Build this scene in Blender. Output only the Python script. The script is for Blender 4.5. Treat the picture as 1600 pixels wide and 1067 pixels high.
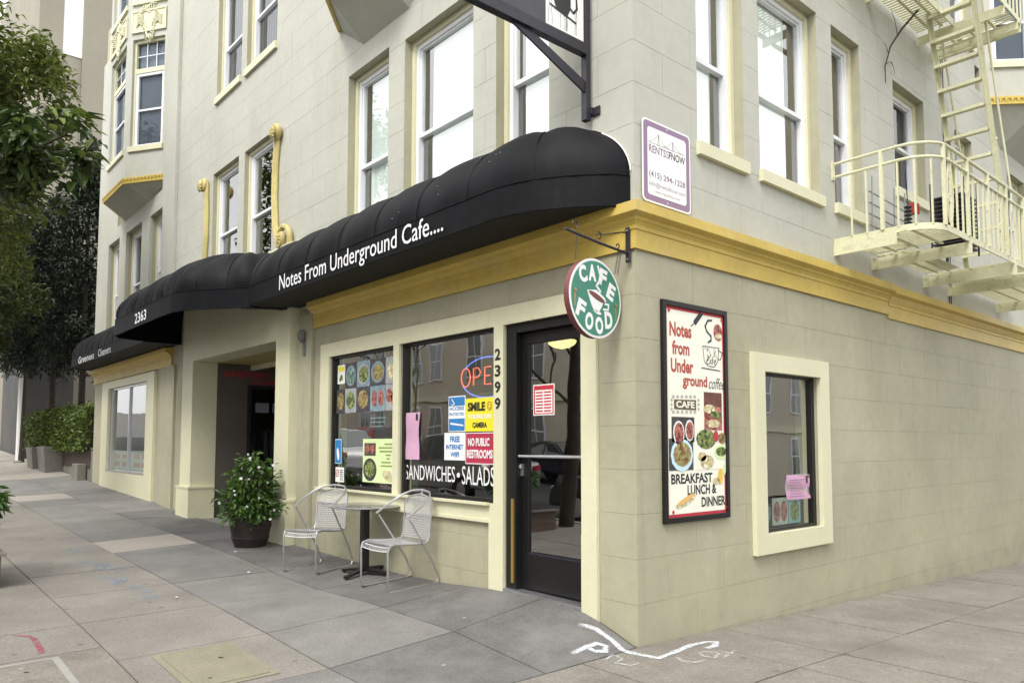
import bpy, math, random
from mathutils import Vector, Matrix
random.seed(7)
for o in list(bpy.data.objects): bpy.data.objects.remove(o)
SC = bpy.context.scene
COL = SC.collection

# ------------------------------------------------------------------ camera
cd = bpy.data.cameras.new('camera'); cam = bpy.data.objects.new('camera', cd); COL.objects.link(cam)
XR = (0.6624338, 0.7491204, 0.0)          # camera right
YU = (0.0484299, -0.0428257, 0.9979081)   # camera up
ZF = (-0.7475533, 0.6610480, 0.0646490)   # camera forward
cam.matrix_world = Matrix(((XR[0], YU[0], -ZF[0], 3.79841), (XR[1], YU[1], -ZF[1], -4.51439), (XR[2], YU[2], -ZF[2], 1.55), (0, 0, 0, 1)))
cd.sensor_width = 36; cd.lens = 36*1173.635/1600
cd.shift_x = -20/1600; cd.shift_y = (615.97-533.5)/1600
cd.clip_start = 0.05; cd.clip_end = 600
SC.camera = cam

# ------------------------------------------------------------------ world, sun, exposure
w = bpy.data.worlds.new('World'); SC.world = w; w.use_nodes = True
nt = w.node_tree; nt.nodes.clear()
SUN_EL, SUN_AZ = math.radians(52), math.radians(157)    # azimuth from +Y clockwise
sky = nt.nodes.new('ShaderNodeTexSky'); sky.sky_type = 'NISHITA'; sky.sun_disc = False
sky.sun_elevation = SUN_EL; sky.sun_rotation = SUN_AZ; sky.dust_density = 4; sky.air_density = 1.0; sky.ozone_density = 1.0
hs = nt.nodes.new('ShaderNodeHueSaturation'); hs.inputs['Saturation'].default_value = 0.30
tcw = nt.nodes.new('ShaderNodeTexCoord'); nz = nt.nodes.new('ShaderNodeTexNoise'); nz.inputs['Scale'].default_value = 2.2; nz.inputs['Detail'].default_value = 6
rp = nt.nodes.new('ShaderNodeValToRGB'); rp.color_ramp.elements[0].position = .35; rp.color_ramp.elements[1].position = .7
mx = nt.nodes.new('ShaderNodeMix'); mx.data_type = 'RGBA'
mx.inputs[7].default_value = (9.0, 9.1, 9.1, 1)
mm = nt.nodes.new('ShaderNodeMath'); mm.operation = 'MULTIPLY_ADD'; mm.inputs[1].default_value = .25; mm.inputs[2].default_value = .65
bg = nt.nodes.new('ShaderNodeBackground'); bg.inputs['Strength'].default_value = 0.14
ow = nt.nodes.new('ShaderNodeOutputWorld')
L = nt.links.new
L(sky.outputs[0], hs.inputs['Color']); L(hs.outputs[0], mx.inputs[6]); L(tcw.outputs['Generated'], nz.inputs['Vector'])
L(nz.outputs[0], rp.inputs[0]); L(rp.outputs[0], mm.inputs[0]); L(mm.outputs[0], mx.inputs[0]); L(mx.outputs[2], bg.inputs[0]); L(bg.outputs[0], ow.inputs[0])
sl = bpy.data.lights.new('sun', 'SUN'); sl.energy = 1.5; sl.angle = math.radians(20); sl.color = (1, .965, .9)
so = bpy.data.objects.new('sun', sl); COL.objects.link(so)
sd = Vector((math.sin(SUN_AZ)*math.cos(SUN_EL), math.cos(SUN_AZ)*math.cos(SUN_EL), math.sin(SUN_EL)))
so.rotation_euler = sd.to_track_quat('Z', 'Y').to_euler()
SC.view_settings.view_transform = 'Standard'; SC.view_settings.look = 'None'
SC.view_settings.exposure = 0.87; SC.view_settings.gamma = 1; SC.view_settings.use_curve_mapping = False
SC.render.engine = 'CYCLES'

# ------------------------------------------------------------------ materials
MATS = {}
def mat(name, col, rough=.7, metal=0, spec=.5, n1=None, n2=None, bump=0, bscale=60, extra=None):
    """n1=(scale, amount) large mottling, n2=(scale, amount) fine grain"""
    if name in MATS: return MATS[name]
    m = bpy.data.materials.new(name); m.use_nodes = True; t = m.node_tree; N = t.nodes; b = N['Principled BSDF']
    b.inputs['Base Color'].default_value = (*col, 1); b.inputs['Roughness'].default_value = rough; b.inputs['Metallic'].default_value = metal
    b.inputs['Specular IOR Level'].default_value = spec
    tc = N.new('ShaderNodeTexCoord'); g = N.new('ShaderNodeNewGeometry')
    src = None
    for i, n in enumerate((n1, n2)):
        if not n: continue
        z = N.new('ShaderNodeTexNoise'); z.inputs['Scale'].default_value = n[0]; z.inputs['Detail'].default_value = 6; z.inputs['Roughness'].default_value = .65
        t.links.new(g.outputs['Position'], z.inputs['Vector'])
        mr = N.new('ShaderNodeMapRange'); mr.inputs[1].default_value = .25; mr.inputs[2].default_value = .75
        mr.inputs[3].default_value = 1-n[1]; mr.inputs[4].default_value = 1+n[1]*.6
        t.links.new(z.outputs[0], mr.inputs[0])
        mu = N.new('ShaderNodeMix'); mu.data_type = 'RGBA'; mu.blend_type = 'MULTIPLY'; mu.inputs[0].default_value = 1
        if src: t.links.new(src, mu.inputs[6])
        else: mu.inputs[6].default_value = (*col, 1)
        t.links.new(mr.outputs[0], mu.inputs[7]); src = mu.outputs[2]
    if src: t.links.new(src, b.inputs['Base Color'])
    if bump:
        z = N.new('ShaderNodeTexNoise'); z.inputs['Scale'].default_value = bscale; z.inputs['Detail'].default_value = 5
        t.links.new(g.outputs['Position'], z.inputs['Vector'])
        bp = N.new('ShaderNodeBump'); bp.inputs['Strength'].default_value = 1; bp.inputs['Distance'].default_value = bump
        t.links.new(z.outputs[0], bp.inputs['Height']); t.links.new(bp.outputs[0], b.inputs['Normal'])
    MATS[name] = m; return m
def socket_src(m):
    b = m.node_tree.nodes['Principled BSDF']; return b, (b.inputs['Base Color'].links[0].from_socket if b.inputs['Base Color'].links else None)

def grime(m, z1=.42):
    """splashed street dirt clinging in patches to the foot of the wall"""
    t = m.node_tree; N = t.nodes; b, s = socket_src(m); g = N.new('ShaderNodeNewGeometry'); sp = N.new('ShaderNodeSeparateXYZ')
    z = N.new('ShaderNodeTexNoise'); z.inputs['Scale'].default_value = 4.5; z.inputs['Detail'].default_value = 9; z.inputs['Roughness'].default_value = .75
    a = N.new('ShaderNodeMapRange'); a.inputs[1].default_value = -.1; a.inputs[2].default_value = z1; a.inputs[3].default_value = .20; a.inputs[4].default_value = -.12
    ad = N.new('ShaderNodeMath'); ad.operation = 'ADD'; r = N.new('ShaderNodeMapRange'); r.inputs[1].default_value = .58; r.inputs[2].default_value = .95; r.inputs[4].default_value = .42
    mu = N.new('ShaderNodeMix'); mu.data_type = 'RGBA'; mu.inputs[7].default_value = (.12, .10, .075, 1)
    L = t.links.new; L(g.outputs['Position'], z.inputs['Vector']); L(g.outputs['Position'], sp.inputs[0]); L(sp.outputs['Z'], a.inputs[0]); L(a.outputs[0], ad.inputs[0]); L(z.outputs[0], ad.inputs[1]); L(ad.outputs[0], r.inputs[0]); L(r.outputs[0], mu.inputs[0]); L(s, mu.inputs[6]); L(mu.outputs[2], b.inputs['Base Color'])
def stain(m, col, scale, lo, hi, stretch=(1, 1, 1), mixf=.6, seed=0):
    """mix a stain colour in by noise"""
    t = m.node_tree; N = t.nodes; b, s = socket_src(m)
    g = N.new('ShaderNodeNewGeometry'); mp = N.new('ShaderNodeMapping'); mp.inputs['Scale'].default_value = stretch; mp.inputs['Location'].default_value = (seed, seed*.7, seed*.3)
    z = N.new('ShaderNodeTexNoise'); z.inputs['Scale'].default_value = scale; z.inputs['Detail'].default_value = 7; z.inputs['Roughness'].default_value = .7
    t.links.new(g.outputs['Position'], mp.inputs[0]); t.links.new(mp.outputs[0], z.inputs['Vector'])
    mr = N.new('ShaderNodeMapRange'); mr.inputs[1].default_value = lo; mr.inputs[2].default_value = hi; mr.inputs[3].default_value = 0; mr.inputs[4].default_value = mixf
    t.links.new(z.outputs[0], mr.inputs[0])
    mu = N.new('ShaderNodeMix'); mu.data_type = 'RGBA'; mu.inputs[7].default_value = (*col, 1)
    t.links.new(mr.outputs[0], mu.inputs[0])
    if s: t.links.new(s, mu.inputs[6])
    else: mu.inputs[6].default_value = b.inputs['Base Color'].default_value
    t.links.new(mu.outputs[2], b.inputs['Base Color']); return m

M_lilac = mat('obscured_lilac_glass', (.42, .43, .50), .4, n1=(9, .2))
M_wallu = mat('upper_block', (.475, .475, .415), .62, n1=(.9, .10), n2=(9, .07), bump=.0012, bscale=90)  # masonry above the cornice, paler and greyer than the blocks below
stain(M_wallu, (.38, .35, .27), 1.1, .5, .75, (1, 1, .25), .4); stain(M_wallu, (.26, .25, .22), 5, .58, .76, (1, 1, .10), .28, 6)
M_wall = mat('painted_block', (.400, .382, .270), .62, n1=(.9, .16), n2=(9, .10), bump=.0012, bscale=90)
stain(M_wall, (.33, .27, .17), 1.1, .48, .72, (1, 1, .3), .28); stain(M_wall, (.20, .18, .14), 5, .56, .74, (1, 1, .10), .32, 6); stain(M_wall, (.45, .43, .33), .7, .5, .62, (1, 1, 1), .22, 11)
grime(M_wall)
M_wallb = mat('wall_core', (.36, .335, .25), .8, n1=(3, .15))
M_scr = mat('ochre_scroll_paint', (.55, .46, .19), .6, n1=(4, .2), n2=(25, .15), bump=.002, bscale=40)
M_cream = mat('cream_trim', (.66, .64, .45), .5, n1=(1.5, .06), n2=(20, .05), bump=.0006, bscale=40)
stain(M_cream, (.52, .47, .30), 3, .58, .8, (1, 1, .3), .35)
M_yel = mat('ochre_cornice', (.60, .44, .095), .5, n1=(1.5, .15), n2=(14, .12), bump=.001, bscale=50)
stain(M_yel, (.58, .46, .28), 1.3, .55, .75, (1, 1, 2), .4, 3); stain(M_yel, (.25, .17, .05), 8, .6, .8, (1, 1, .5), .4, 8)
M_white = mat('white_vinyl', (.78, .79, .82), .35, n1=(4, .04))
M_black = mat('awning_canvas', (.0036, .0038, .0056), .62, spec=.17, n1=(2, .45), n2=(30, .3), bump=.006, bscale=5)
stain(M_black, (.014, .015, .02), 4, .55, .8, (1, 1, .12), .5)
M_soff = mat('awning_lining', (.010, .010, .009), .8, n1=(3, .3))
M_frame = mat('black_paint', (.007, .0065, .007), .4, n1=(5, .3), bump=.0008, bscale=30)
M_iron = mat('dark_iron', (.03, .028, .04), .45, metal=.2, n1=(12, .3), bump=.0008, bscale=80)
M_esc = mat('pale_yellow_paint', (.64, .63, .43), .55, n1=(3, .1), n2=(30, .12), bump=.0006, bscale=70)
stain(M_esc, (.30, .19, .09), 9, .56, .74, (1, 1, 1), .6)
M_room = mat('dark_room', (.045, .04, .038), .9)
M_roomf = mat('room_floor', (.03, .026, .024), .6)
M_blind = mat('window_blind', (.88, .90, .92), .8, n1=(2, .04))
M_dblind = mat('grey_curtain', (.22, .23, .27), .9, n1=(2, .2))
M_ltext = mat('white_lettering', (.8, .8, .82), .5)
M_btext = mat('black_lettering', (.015, .015, .015), .5)
M_conc = mat('concrete_new', (.225, .205, .175), .85, n1=(2.2, .22), n2=(45, .42), bump=.0015, bscale=160)
stain(M_conc, (.105, .095, .08), 1.3, .46, .72, (1, 1, 1), .7, 5)
M_cond = mat('concrete_grey', (.205, .197, .187), .85, n1=(1.6, .28), n2=(50, .32), bump=.002, bscale=170)
stain(M_cond, (.11, .105, .10), .9, .5, .72, (1, 1, 1), .6, 2)
M_conw = mat('concrete_warm', (.232, .213, .190), .88, n1=(1.2, .25), n2=(55, .34), bump=.002, bscale=180)
stain(M_conw, (.145, .125, .105), .8, .5, .75, (1, 1, 1), .5, 9)
M_asph = mat('asphalt_ramp', (.125, .119, .115), .85, n1=(1.6, .25), n2=(55, .4), bump=.002, bscale=170)
stain(M_asph, (.21, .205, .20), .9, .45, .68, (1, 1, 1), .7, 4)
M_pale = mat('concrete_pale', (.33, .30, .26), .8, n1=(3, .08), n2=(50, .12), bump=.001, bscale=150)
M_joint = mat('joint_dirt', (.075, .065, .055), .95, n1=(8, .3))
M_road = mat('asphalt_road', (.05, .05, .05), .9, n1=(2, .2), n2=(60, .3), bump=.003, bscale=120)
M_kerb = mat('kerb_concrete', (.3, .29, .27), .85, n1=(3, .2), n2=(50, .15))
M_steel = mat('brushed_steel', (.60, .60, .62), .32, metal=.85, n1=(15, .1))
M_mesh = mat('silver_mesh', (.66, .66, .70), .4, metal=.4, n1=(15, .1))
M_wood = mat('dark_barrel', (.026, .017, .014), .6, n1=(6, .3), n2=(40, .3), bump=.002, bscale=60)
M_soil = mat('soil', (.03, .022, .015), .95, n2=(40, .4))
M_bark = mat('bark', (.06, .045, .035), .9, n1=(8, .4), bump=.01, bscale=30)
M_beige = mat('beige_stucco', (.30, .275, .22), .85, n1=(.5, .12), n2=(6, .05))
M_beige2 = mat('taupe_stucco', (.60, .54, .43), .85, n1=(.5, .12))
M_dkwall = mat('dark_stucco', (.10, .095, .085), .9, n1=(.6, .3))
stain(M_dkwall, (.06, .065, .12), .5, .5, .7, (1, 1, 1), .5, 2)
M_red = mat('red_print', (.50, .03, .05), .5)
M_brown = mat('brown_print', (.42, .075, .05), .5)
M_purple = mat('purple_print', (.27, .17, .28), .5)
M_board = mat('white_board', (.86, .86, .84), .45, n1=(3, .03))
M_cboard = mat('cream_board', (.86, .85, .74), .45, n1=(3, .05))
M_green = mat('green_sign_paint', (.045, .23, .165), .5, n1=(6, .12), n2=(30, .1))
M_pink = mat('pink_paper', (.58, .34, .49), .7, n1=(6, .08))
M_cyanp = mat('blue_print', (.03, .20, .50), .5, n1=(5, .2))
M_lblue = mat('pale_blue_print', (.55, .75, .85), .5)
M_yprint = mat('yellow_print', (.80, .70, .03), .5)
M_mint = mat('pale_green_print', (.66, .80, .42), .6, n1=(5, .05))
M_photo = mat('dark_photo_print', (.07, .065, .07), .5, n1=(14, .7), n2=(50, .5))
M_pplate = mat('pale_plate_print', (.38, .40, .42), .5, n1=(12, .3), n2=(50, .3))
M_pblue = mat('blue_grey_print', (.22, .32, .38), .5, n1=(12, .4), n2=(50, .3))
M_orange = mat('orange_lamp_glass', (.85, .62, .25), .4)
M_brass = mat('brass', (.45, .30, .10), .35, metal=.6)
M_glassgrey = mat('grey_glass', (.18, .20, .19), .08, spec=.8)
M_cup = mat('coffee_brown', (.16, .05, .04), .5)

def speckle(m, col, scale, thr, f):
    t = m.node_tree; N = t.nodes; b, sr = socket_src(m); g = N.new('ShaderNodeNewGeometry'); v = N.new('ShaderNodeTexVoronoi'); v.inputs['Scale'].default_value = scale
    c = N.new('ShaderNodeMath'); c.operation = 'LESS_THAN'; c.inputs[1].default_value = thr; k = N.new('ShaderNodeMath'); k.operation = 'MULTIPLY'; k.inputs[1].default_value = f
    mu = N.new('ShaderNodeMix'); mu.data_type = 'RGBA'; mu.inputs[7].default_value = (*col, 1)
    t.links.new(g.outputs['Position'], v.inputs['Vector']); t.links.new(v.outputs['Distance'], c.inputs[0]); t.links.new(c.outputs[0], k.inputs[0]); t.links.new(k.outputs[0], mu.inputs[0])
    t.links.new(sr, mu.inputs[6]); t.links.new(mu.outputs[2], b.inputs['Base Color'])
for m_ in (M_conc, M_cond, M_conw, M_asph, M_pale):
    speckle(m_, (.42, .40, .36), 34, .11, .35); speckle(m_, (.05, .047, .042), 23, .12, .4); speckle(m_, (.07, .065, .058), 2.9, .07, .6); speckle(m_, (.34, .33, .30), 1.7, .03, .6)
def food(name, c1, c2, c3, scale=25):
    m = bpy.data.materials.new(name); m.use_nodes = True; t = m.node_tree; N = t.nodes; b = N['Principled BSDF']; b.inputs['Roughness'].default_value = .45
    g = N.new('ShaderNodeNewGeometry'); v = N.new('ShaderNodeTexVoronoi'); v.inputs['Scale'].default_value = scale*.55; v.inputs['Randomness'].default_value = 1
    n = N.new('ShaderNodeTexNoise'); n.inputs['Scale'].default_value = scale*.35; n.inputs['Detail'].default_value = 5; n.inputs['Distortion'].default_value = 1.5
    a = N.new('ShaderNodeMix'); a.data_type = 'RGBA'; a.inputs[0].default_value = .45
    bw = N.new('ShaderNodeRGBToBW'); r = N.new('ShaderNodeValToRGB'); el = r.color_ramp.elements
    el[0].position = .25; el[0].color = (c1[0]*.4, c1[1]*.4, c1[2]*.4, 1); el[1].position = .8; el[1].color = (*c3, 1)
    for p, c in ((.38, c1), (.5, c2), (.6, (c2[0]*.5, c2[1]*.6, c2[2]*.4)), (.68, (min(1, c2[0]*1.5), min(1, c2[1]*1.4), c2[2]*1.6))): e = el.new(p); e.color = (*c, 1)
    t.links.new(g.outputs['Position'], v.inputs['Vector']); t.links.new(g.outputs['Position'], n.inputs['Vector']); t.links.new(v.outputs['Color'], a.inputs[6]); t.links.new(n.outputs['Color'], a.inputs[7])
    t.links.new(a.outputs[2], bw.inputs[0]); t.links.new(bw.outputs[0], r.inputs[0]); t.links.new(r.outputs[0], b.inputs['Base Color'])
    MATS[name] = m; return m
F_salad = food('salad_print', (.03, .06, .02), (.22, .26, .07), (.5, .46, .3), 70)
F_red = food('tomato_print', (.22, .03, .03), (.42, .16, .12), (.10, .04, .04), 70)
F_mix = food('mixed_food_print', (.20, .10, .04), (.36, .30, .12), (.06, .07, .03), 70)
F_egg = food('egg_print', (.60, .46, .2), (.66, .6, .42), (.28, .12, .08), 60)
F_blue = food('cool_food_print', (.05, .13, .09), (.2, .3, .26), (.42, .42, .38), 70)

def emit(name, col, s):
    m = bpy.data.materials.new(name); m.use_nodes = True; b = m.node_tree.nodes['Principled BSDF']
    b.inputs['Base Color'].default_value = (*col, 1); b.inputs['Emission Color'].default_value = (*col, 1); b.inputs['Emission Strength'].default_value = s
    MATS[name] = m; return m
M_nred = emit('neon_red', (1, .13, .06), 1.5)
M_nblue = emit('neon_blue', (.14, .24, .9), 1.1)
M_lampon = emit('warm_lamp', (1, .72, .30), 1.6)

def glass(name, ior, tint=(.9, .95, .93)):
    m = bpy.data.materials.new(name); m.use_nodes = True; t = m.node_tree; N = t.nodes; N.clear()
    o = N.new('ShaderNodeOutputMaterial'); a = N.new('ShaderNodeBsdfTransparent'); a.inputs[0].default_value = (*tint, 1)
    g = N.new('ShaderNodeBsdfGlossy'); g.inputs['Roughness'].default_value = .0; g.inputs[0].default_value = (1, 1, 1, 1)
    f = N.new('ShaderNodeFresnel'); f.inputs[0].default_value = ior; x = N.new('ShaderNodeMixShader')
    ge = N.new('ShaderNodeNewGeometry'); nn = N.new('ShaderNodeTexNoise'); nn.inputs['Scale'].default_value = 1.3
    bp = N.new('ShaderNodeBump'); bp.inputs['Distance'].default_value = .004; bp.inputs['Strength'].default_value = .6
    t.links.new(ge.outputs['Position'], nn.inputs['Vector']); t.links.new(nn.outputs[0], bp.inputs['Height']); t.links.new(bp.outputs[0], g.inputs['Normal'])
    iv = N.new('ShaderNodeMath'); iv.operation = 'SUBTRACT'; iv.inputs[0].default_value = 1; t.links.new(ge.outputs['Backfacing'], iv.inputs[1])
    ml = N.new('ShaderNodeMath'); ml.operation = 'MULTIPLY'; t.links.new(f.outputs[0], ml.inputs[0]); t.links.new(iv.outputs[0], ml.inputs[1])
    t.links.new(ml.outputs[0], x.inputs[0]); t.links.new(a.outputs[0], x.inputs[1]); t.links.new(g.outputs[0], x.inputs[2]); t.links.new(x.outputs[0], o.inputs[0])
    MATS[name] = m; return m
G_shop = glass('shop_glass', 3.8, (.8, .85, .82))
G_up = glass('window_glass', 3.3, (.97, 1, .98))
G_scr = glass('screened_glass', 1.6, (.75, .78, .8))

def leafmat(name, c1, c2, tr=.25):
    m = bpy.data.materials.new(name); m.use_nodes = True; t = m.node_tree; N = t.nodes; b = N['Principled BSDF']; b.inputs['Roughness'].default_value = .45
    g = N.new('ShaderNodeNewGeometry'); r = N.new('ShaderNodeValToRGB'); r.color_ramp.elements[0].color = (*c1, 1); r.color_ramp.elements[1].color = (*c2, 1)
    t.links.new(g.outputs['Random Per Island'], r.inputs[0]); t.links.new(r.outputs[0], b.inputs['Base Color'])
    x = N.new('ShaderNodeMixShader'); tl = N.new('ShaderNodeBsdfTranslucent'); x.inputs[0].default_value = tr
    t.links.new(r.outputs[0], tl.inputs[0]); t.links.new(b.outputs[0], x.inputs[1]); t.links.new(tl.outputs[0], x.inputs[2]); t.links.new(x.outputs[0], N['Material Output'].inputs[0])
    MATS[name] = m; return m
LF_near = leafmat('leaf_broad', (.012, .03, .006), (.07, .11, .02), .22)
LF_mid = leafmat('leaf_yellowgreen', (.05, .08, .012), (.20, .24, .05), .35)
LF_dark = leafmat('leaf_dark', (.012, .022, .012), (.035, .055, .028), .15)
LF_shade = leafmat('leaf_shade', (.018, .032, .008), (.10, .13, .03), .25)
LF_hedge = leafmat('leaf_hedge', (.03, .058, .009), (.15, .21, .035), .25)
LF_imp = leafmat('leaf_impatiens', (.03, .08, .012), (.11, .20, .035), .3)
M_petalw = mat('white_petal', (.8, .78, .8), .6)
M_petalp = mat('pink_petal', (.72, .55, .66), .6)

# ------------------------------------------------------------------ geometry helpers
ORG = {}
def root(name, loc, label, cat, group=None, kind=None):
    o = bpy.data.objects.new(name, None); COL.objects.link(o); o.location = loc; ORG[o.name] = Vector(loc)
    o.empty_display_size = .2; tag(o, label, cat, group, kind); return o
def tag(o, label=None, cat=None, group=None, kind=None):
    if label: o['label'] = label
    if cat: o['category'] = cat
    if group: o['group'] = group
    if kind: o['kind'] = kind
    return o
class MB:
    def __init__(s): s.v = []; s.f = []; s.m = []; s.cur = 0
    def add(s, vs, fs):
        n = len(s.v); s.v += [tuple(v) for v in vs]; s.f += [tuple(i+n for i in f) for f in fs]; s.m += [s.cur]*len(fs); return s
    def box(s, x0, x1, y0, y1, z0, z1):
        if x0 > x1: x0, x1 = x1, x0
        if y0 > y1: y0, y1 = y1, y0
        if z0 > z1: z0, z1 = z1, z0
        return s.add([(x0,y0,z0),(x1,y0,z0),(x1,y1,z0),(x0,y1,z0),(x0,y0,z1),(x1,y0,z1),(x1,y1,z1),(x0,y1,z1)],
              [(3,2,1,0),(4,5,6,7),(0,1,5,4),(1,2,6,5),(2,3,7,6),(3,0,4,7)])
    def prism(s, poly, ext):
        """poly: 3D points, ext: 3D vector"""
        n = len(poly); e = Vector(ext); a = [Vector(p) for p in poly]
        return s.add(a+[p+e for p in a], [tuple(range(n))[::-1], tuple(range(n, 2*n))]+[(i, (i+1) % n, (i+1) % n+n, i+n) for i in range(n)])
    def tube(s, pts, r, n=8, close=False, r2=None):
        pts = [Vector(p) for p in pts]; N = len(pts); rings = []
        up = None
        for i, p in enumerate(pts):
            if close: d = pts[(i+1) % N]-pts[i-1]
            else: d = pts[min(i+1, N-1)]-pts[max(i-1, 0)]
            d.normalize()
            if up is None:
                up = Vector((0, 0, 1)) if abs(d.z) < .9 else Vector((1, 0, 0))
            a = up-d*up.dot(d)
            if a.length < 1e-4: a = d.orthogonal()
            a.normalize(); up = a; b = d.cross(a)
            rr = r if r2 is None else r+(r2-r)*i/max(1, N-1)
            rings.append([p+a*math.cos(2*math.pi*k/n)*rr+b*math.sin(2*math.pi*k/n)*rr for k in range(n)])
        vs = [v for R_ in rings for v in R_]; fs = []
        for i in range(N if close else N-1):
            for k in range(n):
                j = (i+1) % N
                fs.append((i*n+k, i*n+(k+1) % n, j*n+(k+1) % n, j*n+k))
        if not close: fs += [tuple(range(n))[::-1], tuple((N-1)*n+k for k in range(n))]
        return s.add(vs, fs)
    def lathe(s, prof, c, n=24, caps=True):
        vs = [(c[0]+r*math.cos(2*math.pi*k/n), c[1]+r*math.sin(2*math.pi*k/n), c[2]+z) for r, z in prof for k in range(n)]
        fs = [(i*n+k, i*n+(k+1) % n, (i+1)*n+(k+1) % n, (i+1)*n+k) for i in range(len(prof)-1) for k in range(n)]
        if caps: fs += [tuple(range(n))[::-1], tuple((len(prof)-1)*n+k for k in range(n))]
        return s.add(vs, fs)
    def grid(s, fn, nu, nv):
        vs = [fn(i/nu, j/nv) for i in range(nu+1) for j in range(nv+1)]
        return s.add(vs, [(i*(nv+1)+j, (i+1)*(nv+1)+j, (i+1)*(nv+1)+j+1, i*(nv+1)+j+1) for i in range(nu) for j in range(nv)])
    def build(s, name, mats, parent=None, smooth=False, loc=None, bevel=0):
        off = Vector((0, 0, 0))
        if parent is not None:
            q = parent
            while q.parent: q = q.parent
            off = ORG.get(q.name, Vector((0, 0, 0)))
        elif loc is not None: off = Vector(loc)
        me = bpy.data.meshes.new(name)
        me.from_pydata([(v[0]-off.x, v[1]-off.y, v[2]-off.z) for v in s.v], [], s.f)
        if not isinstance(mats, (list, tuple)): mats = [mats]
        for m in mats: me.materials.append(m)
        if len(mats) > 1: me.polygons.foreach_set('material_index', s.m)
        if smooth:
            me.polygons.foreach_set('use_smooth', [True]*len(me.polygons))
        me.update()
        o = bpy.data.objects.new(name, me); COL.objects.link(o)
        if parent is not None: o.parent = parent
        elif loc is not None: o.location = loc; ORG[o.name] = Vector(loc)
        if smooth and smooth != 'full':
            try: me.set_sharp_from_angle(angle=math.radians(40))
            except Exception: pass
        if bevel:
            b = o.modifiers.new('b', 'BEVEL'); b.width = bevel; b.segments = 2; b.limit_method = 'ANGLE'
        return o
def copy_tree(o, parent=None):
    c = o.copy(); COL.objects.link(c)
    if parent is not None: c.parent = parent
    for ch in [x for x in o.children]: copy_tree(ch, c)
    return c

def PA(u, d, z): return (u, -d, z)      # facade A: faces -Y, d outwards
def PB(u, d, z): return (d, u, z)       # facade B: faces +X
def pbox(mb, P, u0, u1, d0, d1, z0, z1):
    a = P(u0, d0, z0); b = P(u1, d1, z1); mb.box(a[0], b[0], a[1], b[1], a[2], b[2])
def disc(mb, P, cu, cv, ru, rv, d, t=.0015, n=20, rot=0, seg=None):
    pts = []
    for k in range(n):
        a = 2*math.pi*k/n; x = math.cos(a)*ru; y = math.sin(a)*rv
        pts.append(P(cu+x*math.cos(rot)-y*math.sin(rot), d, cv+x*math.sin(rot)+y*math.cos(rot)))
    e = Vector(P(0, t, 0))-Vector(P(0, 0, 0)); mb.prism(pts, e)
def flat(mb, P, poly, d, t=.0015):
    e = Vector(P(0, t, 0))-Vector(P(0, 0, 0)); mb.prism([P(u, d, v) for u, v in poly], e)
def stroke(mb, P, pts, wd, d, t=.0015):
    for (a, b), (c, e) in zip(pts[:-1], pts[1:]):
        dx, dy = c-a, e-b; l = math.hypot(dx, dy) or 1; nx, ny = -dy/l*wd/2, dx/l*wd/2; ex, ey = dx/l*wd*.3, dy/l*wd*.3
        flat(mb, P, [(a+nx-ex, b+ny-ey), (a-nx-ex, b-ny-ey), (c-nx+ex, e-ny+ey), (c+nx+ex, e+ny+ey)], d, t)

def text(s, P, u0, u1, v0, v1, d, m, parent, name='lettering', bold=0, shear=0, rot=0, loc=None):
    cu = bpy.data.curves.new('t', 'FONT'); cu.body = s; cu.resolution_u = 3; cu.offset = bold; cu.shear = shear; cu.fill_mode = 'BOTH'; cu.extrude = .0
    to = bpy.data.objects.new('t', cu); COL.objects.link(to)
    dg = bpy.context.evaluated_depsgraph_get(); dg.update()
    me = bpy.data.meshes.new_from_object(to.evaluated_get(dg))
    vs = [v.co.copy() for v in me.vertices]; fs = [tuple(p.vertices) for p in me.polygons]
    bpy.data.objects.remove(to); bpy.data.curves.remove(cu); bpy.data.meshes.remove(me)
    ax = min(v.x for v in vs); bx = max(v.x for v in vs); ay = min(v.y for v in vs); by = max(v.y for v in vs)
    cx, cy = (u0+u1)/2, (v0+v1)/2; out = []
    for v in vs:
        u = u0+(v.x-ax)/(bx-ax)*(u1-u0); q = v0+(v.y-ay)/(by-ay)*(v1-v0)
        if rot: u, q = cx+(u-cx)*math.cos(rot)-(q-cy)*math.sin(rot), cy+(u-cx)*math.sin(rot)+(q-cy)*math.cos(rot)
        out.append(P(u, d, q))
    mb = MB(); mb.add(out, fs); return mb.build(name, m, parent, loc=loc)

# ------------------------------------------------------------------ ground heights
def lin(x, k):
    if x <= k[0][0]: return k[0][1]
    for (a, b), (c, e) in zip(k[:-1], k[1:]):
        if x <= c: return b+(e-b)*(x-a)/(c-a)
    return k[-1][1]
K0 = [(-90,3.4),(-30,1.05),(-18,.55),(-12.5,.372),(-10.6,.25),(-5.2,.164),(-3.6,.13),(-2.5,.148),(-1.8,.193),(-1.1,.215),(-.57,.188),(-.4,.144),(0,0)]
K1 = [(-90,3.2),(-30,.95),(-14,.33),(-5.5,.151),(-4.1,.085),(-3.4,.07),(-2.4,.096),(-1.05,.082),(0,-.005)]
K2 = [(-90,3.1),(-30,.92),(-14.6,.323),(-8.2,.167),(-7,.146),(-3.3,.077),(-2.1,.04),(-1.1,.002),(0,-.005)]
def gz(x, y):
    if x >= 0:
        return -.035*y if y > 0 else -.005*min(1, -y*5)
    a, b, c = lin(x, K0), lin(x, K1), lin(x, K2)
    if y >= 0: return a
    if y > -.965: return a+(b-a)*(-y/.965)
    if y > -2.022: return b+(c-b)*(-y-.965)/1.057
    return c-.01*(-y-2.022)
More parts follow.
